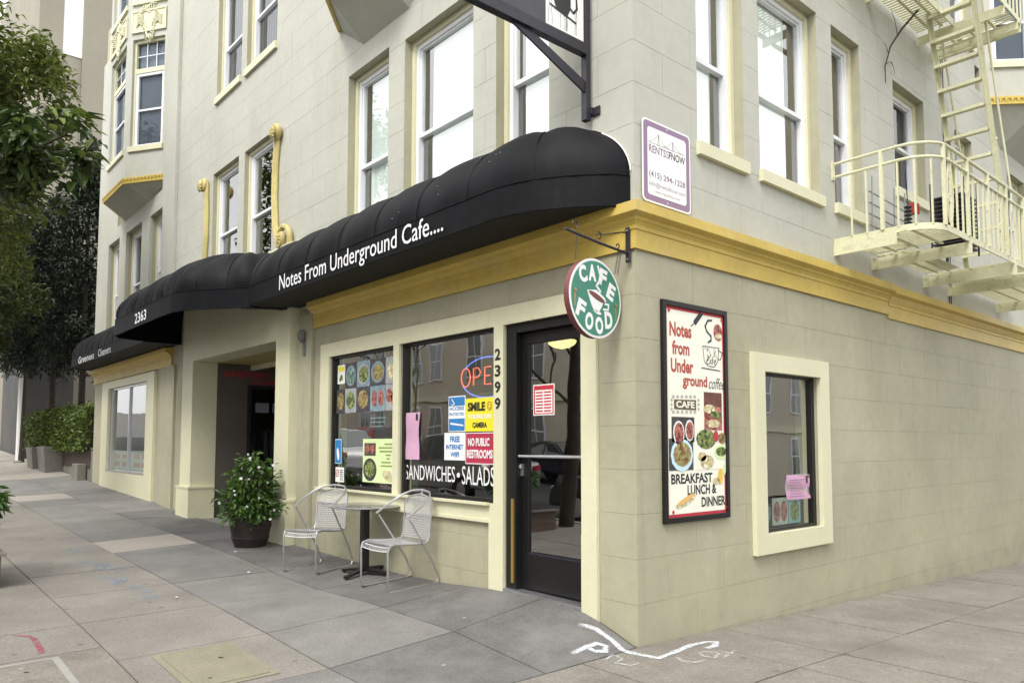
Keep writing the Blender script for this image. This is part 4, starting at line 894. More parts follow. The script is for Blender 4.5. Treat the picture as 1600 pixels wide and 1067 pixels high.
mb = MB(); stroke(mb, PS, [(.02, .03), (.05, .06), (.0, .095), (.03, .13), (.075, .16), (.04, .2), (.02, .25)], .02, DD+.001); mb.build('steam', M_board, s)
for x, y in ((-.26, .03), (.25, -.02)): mb = MB(); disc(mb, PS, x, y, .014, .014, DD, .006, 10); flat(mb, PS, [(x-.012, y-.02), (x+.012, y-.02), (x+.006, y-.12), (x-.006, y-.12)], DD, .0005); mb.build('bolt', M_brass, s)
# bracket with scrolls
b = root('sign_bracket', (-.03, 0, 3.1), 'dark wrought iron scroll bracket holding the round green cafe sign', 'bracket')
mb = MB(); mb.box(-.065, -.03, -.16, -.119, 2.98, 3.25) if False else mb.box(-.062, -.02, -.038, -.0235, 2.97, 3.25); mb.build('wall_plate', M_iron, b, bevel=.002)
mb = MB(); mb.tube([(-.04, -.03, 3.04), (-.06, -.35, 3.075), (-.08, -.69, 3.125)], .011, 8); mb.build('arm', M_iron, b, smooth=True)
mb = MB(); mb.tube([(-.04, -.03, 3.20), (-.045, -.10, 3.20), (-.055, -.2, 3.175), (-.06, -.3, 3.145), (-.062, -.34, 3.14)], .005, 6); mb.build('scroll', M_iron, b, smooth=True)
for yy, zz, r_ in ((-.6, 3.145, .028), (-.34, 3.11, .028), (-.12, 3.075, .018)):
    mb = MB(); mb.tube([(-.07, yy+r_*math.cos(a)*(1-a*.06), zz+r_+r_*math.sin(a)*(1-a*.06)) for a in [math.radians(-90+k*30) for k in range(11)]], .005, 6); mb.build('scroll', M_iron, b, smooth=True)
mb = MB()
for z in (2.995, 3.225): mb = MB(); mb.tube([(-.04, -.035, z), (-.04, -.046, z)], .008, 8); mb.build('bolt', M_steel, b)
for yy, zt in ((-.575, 3.10), (-.115, 3.05), (-.085, 3.05)):
    mb = MB(); zb = 2.915 if yy < -.3 else 2.86; n = int((zt-zb)/.022)
    for k in range(n):
        z = zt-.012-k*.022; dx = (.007, 0) if k % 2 else (0, .007)
        mb.tube([(-.07-.03*k/n+dx[0]*math.cos(a), yy+(yy+.345)*-.04*k/n+dx[1]*math.cos(a), z+.014*math.sin(a)) for a in [k2*math.pi/3 for k2 in range(6)]], .0022, 4, close=True)
    mb.build('chain', M_iron, b)

# ------------------------------------------------------------------ upper bracket sign (black frame, coffee cup)
s = root('projecting_cup_sign', (-.47, 0, 4.8), 'large projecting sign with a black coffee cup on white boards in a black steel frame', 'sign')
XP = -.45
mb = MB(); mb.box(XP-.04, XP+.02, -.09, -.035, 4.24, 6.3); mb.build('post', M_iron, s, bevel=.003)
mb = MB(); mb.box(XP-.03, XP+.03, -.035, -.0, 4.30, 4.36); mb.box(XP+.02, XP+.10, -.02, -.002, 4.285, 4.355); mb.build('wall_bracket', M_iron, s, bevel=.003)
mb = MB(); mb.box(XP-.035, XP+.035, -1.35, -.09, 4.79, 4.885); mb.build('arm', M_iron, s, bevel=.004)
mb = MB(); mb.prism([(XP-.008, -.088, 4.47), (XP-.008, -.088, 4.57), (XP-.008, -.84, 4.84), (XP-.008, -.93, 4.795)], (.016, 0, 0)); mb.build('brace', M_iron, s)
mb = MB(); nb = 9
for k in range(nb): y0 = -.545+k*(.435/nb); mb.box(XP-.02+.001*(k % 2), XP+.012+.001*(k % 2), y0, y0+.435/nb-.002, 4.886, 6.2)
mb.build('white_boards', M_board, s)
mb = MB(); mb.box(XP-.02, XP+.014, -1.33, -.548, 4.886, 6.2); mb.build('grey_panel', mat('charcoal_paint', (.055, .055, .07), .5, n1=(6, .2)), s)
DDx = XP+.0135
mb = MB(); Pq = lambda u, d, z: (DDx+d, u, z)
flat(mb, Pq, [(-.43, 5.07), (-.30, 5.05), (-.265, 5.12), (-.265, 5.40), (-.46, 5.40), (-.46, 5.14)], 0, .002); stroke(mb, Pq, [(-.26, 5.28), (-.2, 5.26), (-.19, 5.15), (-.23, 5.1), (-.265, 5.12)], .018, 0, .002); flat(mb, Pq, [(-.50, 5.07), (-.2, 5.015), (-.2, 5.03), (-.50, 5.085)], 0, .003)
mb.build('cup_silhouette', M_btext, s)
mb = MB(); disc(mb, Pq, -.63, 5.08, .012, .012, .001, .003, 10); mb.build('dot', M_ltext, s)
mb = MB()
for k in range(9):
    y = random.uniform(-.53, -.13); z = 4.92; pts = [(y, z)]
    for q in range(6): y += random.uniform(-.008, .008); z += .05; pts.append((y, z))
    stroke(mb, Pq, pts, .0022, .0012, .0004)
mb.build('paint_crack', M_iron, s)
# ------------------------------------------------------------------ awnings
def awning(name, outline, apex0, apex1, zb, zv, h, seams, label, soffit=False, order='R'):
    """outline: plan points from the wall end at high x to the wall end at low x; apexN: x of the dome centre at each end"""
    R_ = root(name, ((apex0+apex1)/2, 0, zb), label, 'awning')
    # resample outline finely
    P = [Vector((x, y)) for x, y in outline]; d = [0]
    for a, b in zip(P[:-1], P[1:]): d.append(d[-1]+(b-a).length)
    tot = d[-1]
    def at(s):
        for i in range(len(P)-1):
            if s <= d[i+1]+1e-9: return P[i]+(P[i+1]-P[i])*((s-d[i])/(d[i+1]-d[i]))
        return P[-1]
    n = int(tot/seams)+1; n = max(n, 4); seg = tot/n; sub = 6
    def hub(p): return Vector((min(max(p.x, apex1), apex0), 0))
    cloth = MB(); nt_ = 14
    def fn(a, b):
        s = a*tot; p = at(s); c = hub(p); t = b*math.pi/2; ph = (s/seg) % 1.0; puff = abs(math.sin(math.pi*ph))
        sag = 1+.06*puff*math.sin(2*t)-.012
        sag += .010*math.sin(s*7.3+t*5)+.007*math.sin(s*17+t*3)
        q = c+(p-c)*(math.cos(t)*sag); z = zv+h*math.sin(t)*(1+.055*puff*math.sin(t)-.015)
        return (q.x, min(q.y, -.004), z)
    cloth.grid(fn, n*sub, nt_); cl = cloth.build('canvas', M_black, R_, smooth='full')
    v = MB(); v.grid(lambda a, b: (at(a*tot).x, min(at(a*tot).y, -.004), zv+.004-(zv-zb)*b), n*sub, 3); v.build('valance', M_black, R_, smooth='full')
    # seams: thin raised piping on each rib and along valance top and hem
    pm = MB()
    for k in range(n+1):
        s = k*seg; p = at(s); c = hub(p); pts = []
        for j in range(11):
            t = j/10*math.pi/2; q = c+(p-c)*(math.cos(t)*.995); pts.append((q.x, min(q.y, -.006), zv+h*.994*math.sin(t)))
        if (p-c).length > .05: pm.tube(pts, .006, 5)
    m2 = int(tot/.12); pm.tube([(at(tot*i/m2).x, min(at(tot*i/m2).y, -.005)-.001, zv) for i in range(m2+1)], .006, 5); pm.tube([(at(tot*i/m2).x, min(at(tot*i/m2).y, -.005), zb) for i in range(m2+1)], .008, 5)
    pm.build('piping', M_black, R_, smooth=True)
    if soffit:
        sm = MB(); m3 = 60; pts = [at(tot*i/m3) for i in range(m3+1)]; sm.add([(p.x, min(p.y, -.006), zb+.006) for p in pts], [tuple(range(m3+1))]); sm.build('soffit', M_soff, R_)
    return R_
CA = awning('cafe_awning', [(-.035, 0), (-.05, -.06), (-.12, -.17), (-.2, -.235), (-.35, -.37), (-.62, -.53), (-.8, -.59), (-.98, -.622), (-2.5, -.63), (-6.30, -.63), (-6.31, 0)], -.95, -6.29, 3.415, 3.672, .60, .80,
            'black rounded canvas awning over the cafe with its name in white letters', True)
text('Notes From', PA, -5.25, -3.86, 3.435, 3.60, .640, M_ltext, CA, bold=.005) if False else None
lt = text('Notes From Underground Cafe....', PA, -5.25, -1.70, 3.405, 3.655, .640, M_ltext, CA, bold=.004)
mb = MB(); mb.tube([(-.95+.928*math.cos(t), -.010, 3.672+.588*math.sin(t)) for t in [math.radians(k*4) for k in range(1, 13)]], .006, 6); mb.build('edge_trim', M_ltext, CA)
mb = MB()
for k in range(14):
    u = random.uniform(-2.6, -.2); z = random.uniform(3.7, 4.1); 
    t = math.asin(min(.99, (z-3.672)/.6)); p = .63*math.cos(t)*1.015
    if u > -.95: continue
    mb.lathe([(.004, 0), (.007, .002), (.004, .004)], (u, -p-.004, z), 5)
mb.build('bird_dropping', M_ltext, CA)
MA = awning('entrance_awning', [(-6.1, 0), (-6.18, -.25), (-6.45, -.62), (-6.95, -.98), (-7.25, -1.17), (-7.55, -1.245), (-8, -1.26), (-10.7, -1.26), (-10.95, -1.1), (-11.12, -.6), (-11.15, 0)], -7.7, -10.6, 3.415, 3.69, .74, .52,
            'black canvas dome awning over the entrance marked 2363')
text('2363', PA, -9.36, -8.72, 3.46, 3.625, 1.272, M_ltext, MA, bold=.01)
mb = MB(); mb.tube([(-6.1, -.01, 3.41), (-6.5, -.64, 3.41)], .012); mb.tube([(-11.14, -.62, 3.41), (-11.1, -.02, 3.41)], .012); mb.build('frame_tube', M_iron, MA)
LA = awning('cleaners_awning', [(-11.2, 0), (-11.2, -.64), (-14, -.645), (-17.5, -.645), (-17.85, -.6), (-18.02, -.4), (-18.07, 0)], -11.21, -17.5, 3.415, 3.64, .60, .62,
            'black canvas awning over the cleaners shop window at the far end', True)
text('Greeness', PA, -16.75, -15.15, 3.44, 3.60, .655, M_ltext, LA, bold=.01); text('Cleaners', PA, -14.75, -13.65, 3.44, 3.60, .655, M_ltext, LA, bold=.01)

# ------------------------------------------------------------------ entrance portal with vestibule (part of the building)
mb = MB()
mb.box(-6.5, -6.04, -.13, .30, .2, 4.35); mb.box(-10.62, -10.06, -.13, .30, .2, 4.35); mb.box(-10.06, -6.5, -.13, .30, 3.0, 4.35)
mb.build('entrance_portal', M_cream, BL)
for x0, x1 in ((-6.53, -5.99), (-10.68, -10.0)):
    mb = MB(); mb.box(x0, x1, -.17, .28, .1, .75); mb.box(x0-.01, x1+.01, -.18, .28, .75, .785); mb.build('plinth', M_cream, BL)
mb = MB(); mb.box(-10.63, -10.04, -.14, .285, 2.77, 2.79); mb.build('capital_moulding', M_cream, BL)
for x0, x1 in ((-12.3, -11.42), (-5.95, -5.56)):
    mb = MB(); mb.box(x0, x1, -.045, -.001, .05, 3.05 if x0 < -10 else 3.30); mb.build('pilaster', M_wall, BL)
# vestibule
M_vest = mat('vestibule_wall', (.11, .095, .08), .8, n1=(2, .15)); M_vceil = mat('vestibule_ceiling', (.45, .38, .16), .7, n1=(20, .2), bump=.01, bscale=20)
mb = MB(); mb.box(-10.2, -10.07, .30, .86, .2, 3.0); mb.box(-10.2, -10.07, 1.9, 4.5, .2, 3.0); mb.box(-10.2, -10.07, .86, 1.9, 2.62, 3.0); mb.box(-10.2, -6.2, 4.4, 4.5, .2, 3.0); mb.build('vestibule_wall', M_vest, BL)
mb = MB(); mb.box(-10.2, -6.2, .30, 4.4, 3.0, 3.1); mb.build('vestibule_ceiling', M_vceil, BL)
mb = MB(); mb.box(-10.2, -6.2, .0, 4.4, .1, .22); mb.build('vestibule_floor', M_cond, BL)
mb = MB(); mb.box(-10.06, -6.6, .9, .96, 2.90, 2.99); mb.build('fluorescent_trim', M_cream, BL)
VD = root('cleaners_door', (-10.05, 1.4, .2), 'glazed door of the cleaners on the side wall inside the entrance', 'door')
mb = MB(); mb.box(-10.12, -10.03, .86, .92, .22, 2.62); mb.box(-10.12, -10.03, 1.84, 1.9, .22, 2.62); mb.box(-10.12, -10.031, .92, 1.84, 2.56, 2.62); mb.build('door_frame', M_iron, VD)
mb = MB(); mb.box(-10.09, -10.085, .92, 1.84, .22, 2.56); mb.build('pane', G_shop, VD)
for k in range(2): s = root('paper_notice', (-10.04, 1.1+.33*k, 2.15), 'pale paper notice taped on the cleaners door glass, %s one' % ('nearer' if k == 0 else 'farther'), 'notice', 'notices on the cleaners door'); mb = MB(); mb.box(-10.082, -10.08, 1.02+.33*k, 1.28+.33*k, 2.12, 2.30); mb.build('paper', M_dblind, s)
for k in range(7):
    cl = root('hanging_garment', (-10.6-.1*k, .9+.25*k, 1.7), 'dark garment on a hanger on the cleaners rail, number %s from the street' % ['first', 'second', 'third', 'fourth', 'fifth', 'sixth', 'seventh'][k], 'garment', 'garments hanging in the cleaners')
    mb = MB(); y = .85+.14*k; mb.grid(lambda a, b: (-10.35-.18*a*(.7+.3*b)-.1*k*.3, y+.04*math.sin(a*9)+.02*b, 1.75-.75*b+.05*math.sin(a*3)), 8, 6); mb.build('cloth', M_dblind if k % 3 else M_room, cl, smooth=True)
    mb = MB(); mb.tube([(-10.44, y, 1.78), (-10.44, y, 1.86)], .004, 5); mb.build('hanger', M_steel, cl)
s = root('cleaners_wall_lettering', (-10.06, 1.3, 2.75), 'dim red GREENESS lettering above the cleaners door in the vestibule', 'lettering')
Pv = lambda u, d, z: (-10.069+d, u, z)
text('GREENESS', Pv, .42, 1.25, 2.76, 2.87, .003, M_red, s, bold=.02); text('CLEANERS', Pv, .95, 1.7, 2.64, 2.74, .003, M_red, s, bold=.02)
# cleaners window
CW = MB()
for a, b, c, d in cells(-17.04, -12.66, .2, 3.02, [(-16.43, -13.21, .89, 2.85)]): pbox(CW, PA, a, b, .0005, .06, c, d)
cw = CW.build('cleaners_window_frame', M_cream, BL)
mb = MB(); pbox(mb, PA, -14.83, -14.78, -.08, -.01, .89, 2.85); pbox(mb, PA, -16.43, -16.39, -.08, -.01, .89, 2.85); pbox(mb, PA, -13.25, -13.21, -.08, -.01, .89, 2.85); pbox(mb, PA, -16.43, -13.21, -.079, -.012, 2.81, 2.849); pbox(mb, PA, -16.43, -13.21, -.079, .07, .891, .93); mb.build('metal_mullion', M_steel, cw)
for a, b in ((-16.39, -14.83), (-14.78, -13.25)): mb = MB(); pbox(mb, PA, a, b, -.05, -.045, .93, 2.81); mb.build('pane', G_shop, cw)
mb = MB(); mb.box(-16.5, -13.1, 1.2, 1.25, .5, 3.2); mb.build('backdrop', mat('grey_display', (.16, .17, .19), .8, n1=(2, .3)), cw)
s = root('price_board', (-14.8, .06, .93), 'long white price board with faint orange print at the foot of the cleaners window', 'sign')
mb = MB(); mb.box(-16.38, -13.26, .075, .08, .95, 1.38); mb.build('board', M_board, s)
mb = MB()
for a in (-16.2, -15.5, -14.5, -13.9):
    for z in (1.02, 1.2): mb.box(a, a+.5, .0725, .0745, z, z+.1)
mb.build('print', mat('faded_orange_print', (.62, .38, .28), .6), s)

# ---- gilded scroll ornaments flanking the paired windows
def scroll(x, sgn, label, full=True):
    s = root('scroll_ornament', (x, -.02, 5.2), label, 'ornament', 'ochre scroll ornaments beside the paired windows')
    mb = MB(); pts = [(x, -.03, 6.2), (x+.0*sgn, -.03, 6.0), (x-.04*sgn, -.03, 5.7), (x-.05*sgn, -.03, 5.2), (x, -.03, 4.75), (x+.12*sgn, -.03, 4.5), (x+.25*sgn, -.03, 4.35)]
    for off in (-.05, 0, .05): mb.tube([(p[0]+off, p[1]-.012*(off == 0), p[2]) for p in pts], .032, 8)
    mb.build('stem', M_scr, s, smooth=True)
    for cx, cz, r_ in ((x+.05*sgn, 6.17, .10), (x+.40*sgn, 4.48, .22)):
        mb = MB(); mb.tube([(cx+r_*(1-k*.045)*math.cos(math.radians(-90*sgn+k*35*sgn)), -.05-.006*k, cz+r_*(1-k*.045)*math.sin(math.radians(-90*sgn+k*35*sgn))) for k in range(15)], .042, 8); mb.build('volute', M_scr, s, smooth=True)
    for cx, cz, r_ in ((x+.05*sgn, 6.12, .07), (x+.38*sgn, 4.46, .09)):
        mb = MB()
        for k in range(7):
            a = k*2*math.pi/7; mb.tube([(cx, -.10, cz), (cx+r_*.6*math.cos(a), -.15, cz+r_*.6*math.sin(a)), (cx+r_*math.cos(a), -.12, cz+r_*math.sin(a))], .022, 6)
        mb.tube([(cx, -.08, cz), (cx, -.17, cz)], .025, 8); mb.build('rosette', M_scr, s, smooth=True)
    return s
scroll(-6.86, 1, 'ochre plaster scroll with rosettes to the right of the paired windows')
scroll(-9.92, -1, 'ochre plaster scroll with a rosette to the left of the paired windows')
# wall fitting beside the entrance
s = root('wall_fitting', (-5.75, -.03, 2.9), 'small dark weathered fitting on the pilaster below the end of the ochre cornice', 'wall fitting')
mb = MB(); mb.lathe([(.02, -.12), (.05, -.08), (.06, 0), (.03, .06)], (-5.76, -.09, 3.02), 10); mb.box(-5.79, -5.73, -.06, -.046, 2.72, 3.0); mb.build('bracket', mat('verdigris', (.16, .17, .14), .8, n1=(10, .4)), s)

# ------------------------------------------------------------------ fire escape
FE = root('fire_escape', (0, 5.5, 3.7), 'pale yellow iron fire escape with gratings, railings and a steep ladder on the side wall', 'fire escape')
def grating(x0, x1, y0, y1, z, name='grating_slat', along='X', rc=0):
    n = int((y1-y0)/.062); proto = None
    for k in range(n):
        y = y0+.012+k*.062; xe = x1
        if rc:      # rounded outer corner at y0
            if y < y0+rc: xe = x1-rc+math.sqrt(max(0, rc*rc-(y0+rc-y)**2))
        mb = MB(); mb.box(x0, xe, y, y+.022, z-.016, z-.003); mb.build(name, M_esc, FE)
    mb = MB()
    for q in range(1, max(2, int((x1-x0)/.3))+1):
        x = x0+(x1-x0)*q/(max(2, int((x1-x0)/.3))+1); mb.box(x, x+.03, y0+.02, y1, z-.03, z-.0165)
    mb.build('cross_strip', M_esc, FE)
ZP = 3.75
grating(.03, .98, 3.42, 4.27, ZP, rc=.3); grating(.03, .45, 4.30, 5.75, ZP); grating(.03, .98, 5.85, 6.6, ZP)
grating(.03, .98, 6.70, 9.2, ZP)
def rim(y0, y1, zt, zb, X=1.03, rc=.35):
    path = [(.0, y0)]+[(X-rc+rc*math.sin(a), y0+rc-rc*math.cos(a)) for a in [math.radians(k*10) for k in range(10)]]+[(X, y1)]
    return path
pth = rim(3.34, 9.3, 0, 0)
def band(path, z0, z1, th, name, par):
    mb = MB(); n = len(path); vs = []
    for i, (x, y) in enumerate(path):
        a = path[max(0, i-1)]; b = path[min(n-1, i+1)]; dx, dy = b[0]-a[0], b[1]-a[1]; l = math.hypot(dx, dy); nx, ny = dy/l*th, -dx/l*th
        vs += [(x, y, z0), (x, y, z1), (x-nx, y-ny, z1), (x-nx, y-ny, z0)]
    fs = [(0, 1, 2, 3), tuple((n-1)*4+k for k in (3, 2, 1, 0))]
    for i in range(n-1): fs += [(i*4+k, i*4+(k+1) % 4, i*4+4+(k+1) % 4, i*4+4+k) for k in range(4)]
    mb.add(vs, fs); return mb.build(name, M_esc, par)
band(pth, ZP-.055, ZP+.012, .014, 'platform_rim', FE)
mb = MB(); mb.box(.0, .66, 3.325, 3.339, ZP-.175, ZP-.058); mb.box(0, .66, 3.339, 3.40, ZP-.07, ZP-.058); mb.build('angle_iron', M_esc, FE)
for y0 in (4.27, 5.78, 6.63, 8.6):
    mb = MB(); mb.box(.0, 1.05, y0, y0+.018, ZP-.185, ZP-.056); mb.box(.0, 1.05, y0+.018, y0+.075, ZP-.068, ZP-.056); mb.build('beam', M_esc, FE)
    mb = MB(); mb.prism([(.0, y0-.03, ZP-.19), (.0, y0-.03, ZP-.05), (.06, y0-.03, ZP-.05), (.06, y0-.03, ZP-.19)], (0, .03, 0)); mb.build('wall_cleat', M_esc, FE)
for z in (4.585, 4.44):
    mb = MB(); q = [(.03, 3.34)]+pth[1:]
    mb.tube([(x, y, z) for x, y in q], .017, 8); mb.build('handrail', M_esc, FE, smooth=True)
mb = MB(); mb.box(.0, .015, 3.31, 3.37, 4.41, 4.61); mb.build('wall_cleat', M_esc, FE)
for k in range(34):
    s_ = .16*k+.2
    # walk along path
    acc = 0; px_, py_ = pth[0]
    for (a, b), (c, e) in zip(pth[:-1], pth[1:]):
        l = math.hypot(c-a, e-b)
        if acc+l >= s_: t = (s_-acc)/l; px_, py_ = a+(c-a)*t, b+(e-b)*t; break
        acc += l
    mb = MB(); r_ = .017 if k % 4 == 2 else .0085; mb.box(px_-r_, px_+r_, py_-r_, py_+r_, ZP, 4.44 if k % 4 != 2 else 4.585); mb.build('baluster', M_esc, FE)
# ornamental newel scrolls
def newel(y):
    mb = MB(); x = 1.02
    for sg in (-1, 1):
        mb.tube([(x, y+sg*(.03+.05*math.sin(t*math.pi)), ZP+.05+t*.62) for t in [k/12 for k in range(13)]], .009, 6)
        mb.tube([(x, y+sg*(.02+.03*math.cos(a)*(1-a*.05)), ZP+.30+.05*math.sin(a)*(1-a*.05)) for a in [k*.5 for k in range(14)]], .007, 5)
        mb.tube([(x, y+sg*(.02+.03*math.cos(a)*(1-a*.05)), ZP+.55+.05*math.sin(a)*(1-a*.05)) for a in [k*.5 for k in range(14)]], .007, 5)
    mb.tube([(x, y, ZP), (x, y, ZP+.84)], .011, 6); mb.build('scroll_newel', M_esc, FE, smooth=True)
newel(3.78); newel(5.35); newel(7.2)
# ladder between landings
def lad(x, y, z): return (x, y, z)
ytop, ztop, ybot, zbot = 4.78, 8.9, 6.45, ZP
def onl(t): return ytop+(ybot-ytop)*t, ztop+(zbot-ztop)*t
for x in (.28, .79):
    mb = MB(); a, b = onl(0), onl(1); mb.prism([(x, a[0]-.03, a[1]), (x, a[0]+.03, a[1]), (x, b[0]+.03, b[1]), (x, b[0]-.03, b[1])], (.014, 0, 0)); mb.prism([(x, a[0]+.022, a[1]), (x+.05, a[0]+.022, a[1]), (x+.05, b[0]+.022, b[1]), (x, b[0]+.022, b[1])], (0, .008, 0)); mb.build('ladder_stringer', M_esc, FE)
    mb = MB(); mb.tube([(x, a[0]+.28, a[1]+.2), (x, b[0]+.20, b[1]+1.1), (x, b[0]+.16, b[1]+.8)], .014, 8); mb.build('ladder_handrail', M_esc, FE, smooth=True)
    mb = MB(); y_, z_ = onl(.70); mb.tube([(x, y_, z_), (x, y_+.20, z_+.12)], .014, 6); mb.build('rail_brace', M_esc, FE)
z_ = ZP+.27
while z_ < 8.5:
    t = (z_-ztop)/(zbot-ztop); y_ = ytop+(ybot-ytop)*t
    mb = MB(); mb.box(.294, .79, y_-.07, y_+.07, z_-.012, z_); mb.box(.294, .79, y_-.075, y_-.068, z_-.04, z_+.0); mb.build('tread', M_esc, FE); z_ += .29
# upper landing
ZU = 6.98
grating(.03, .45, 3.55, 5.8, ZU); grating(.45, .98, 3.35, 4.3, ZU); grating(.03, .98, 5.88, 6.42, ZU)
mb = MB(); pu_ = rim(3.3, 6.5, 0, 0); band(pu_, ZU-.055, ZU+.012, .014, 'platform_rim', FE); mb.box(.0, 1.03, 6.45, 6.464, ZU-.16, ZU+.01); mb.box(.45, .464, 4.35, 5.8, ZU-.09, ZU); mb.build('angle_iron', M_esc, FE)
for y0 in (4.3, 5.80, 6.32):
    mb = MB(); mb.box(.0, 1.03, y0, y0+.018, ZU-.17, ZU-.056); mb.box(.0, 1.03, y0+.018, y0+.07, ZU-.068, ZU-.056); mb.build('beam', M_esc, FE)
for z in (ZU+.85, ZU+.7): mb = MB(); mb.tube([(x, y, z) for x, y in pu_], .017, 8); mb.build('handrail', M_esc, FE, smooth=True)
for k in range(20):
    y_ = 3.7+k*.15; mb = MB(); mb.box(1.0, 1.017, y_, y_+.017, ZU, ZU+.7); mb.build('baluster', M_esc, FE)
# folded drop ladder and cables stored on the landing
s = root('stored_shelf_rack', (.55, 4.9, ZP), 'dark wire shelf rack with a red box standing on the fire escape landing', 'rack')
mb = MB()
for k in range(13): mb.box(.45, .8, 4.85, 5.30, ZP+.06+k*.05, ZP+.075+k*.05)
mb.build('shelf', M_iron, s)
mb = MB()
for x in (.45, .8):
    for y in (4.85, 5.30): mb.tube([(x, y, ZP), (x, y, ZP+.85)], .011, 6)
mb.build('post', M_iron, s)
mb = MB(); mb.box(.3, .38, 4.58, 4.70, ZP+.48, ZP+.60); mb.build('red_box', M_redd, s)
s = root('metal_trellis', (.15, 4.2, ZP), 'grey metal trellis leaning on the wall behind the railing', 'trellis')
mb = MB()
for k in range(5): mb.tube([(.1, 4.0, ZP+.15+.13*k), (.12, 5.0, ZP+.10+.13*k)], .008, 5)
for k in range(4): mb.tube([(.1, 4.05+.3*k, ZP), (.12, 4.05+.3*k, ZP+.85)], .008, 5)
mb.build('bars', mat('galvanised', (.3, .31, .33), .4, metal=.6), s)
s = root('coiled_spring_pole', (.5, 4.05, ZP), 'dark ribbed pole with a thin aerial standing at the railing', 'pole')
mb = MB()
for k in range(9): mb.lathe([(.03, 0), (.045, .015), (.03, .03)], (.5, 4.05, ZP+.02+k*.045), 8)
mb.build('ribbed_column', M_iron, s); mb = MB(); mb.tube([(.5, 4.05, ZP+.4), (.49, 4.04, ZP+.8)], .006, 5); mb.build('aerial', M_iron, s)
s = root('wall_cable', (.01, 6.6, 5), 'thin dark cables running down the side wall behind the fire escape ladder', 'cable')
for dy in (0, .07): mb = MB(); mb.tube([(.012, 6.62+dy+.02*math.sin(k*1.3), 3.45+k*.35) for k in range(12)], .006, 5); mb.build('cable', M_iron, s)
s = root('satellite_aerial', (.7, 8.4, 4.6), 'thin metal aerial rod clipped above the fire escape railing', 'aerial')
mb = MB(); mb.tube([(1.0, 7.0, 4.6), (1.25, 7.3, 5.05), (1.3, 7.6, 5.1)], .006, 5); mb.build('rod', M_iron, s)
# dead twig caught on the upper landing
s = root('dead_twig', (.4, 4.6, 6.2), 'bare dark twig hanging down from the upper landing against the wall', 'twig')
mb = MB(); mb.tube([(.25, 5.25, 7.0), (.12, 5.02, 6.7), (.05, 4.85, 6.45), (.03, 4.72, 6.15), (.03, 4.72, 5.95)], .016, 6, r2=.005)
for a, b in (((.03, 4.75, 6.2), (.03, 4.95, 6.28)), ((.04, 4.8, 6.35), (.03, 4.66, 6.45)), ((.03, 4.9, 6.27), (.03, 5.0, 6.15)), ((.1, 4.95, 6.6), (.05, 4.9, 6.95))): mb.tube([a, ((a[0]+b[0])/2, (a[1]+b[1])/2+.02, (a[2]+b[2])/2+.03), b], .005, 5, r2=.002)
mb.build('stem', M_bark, s, smooth=True)
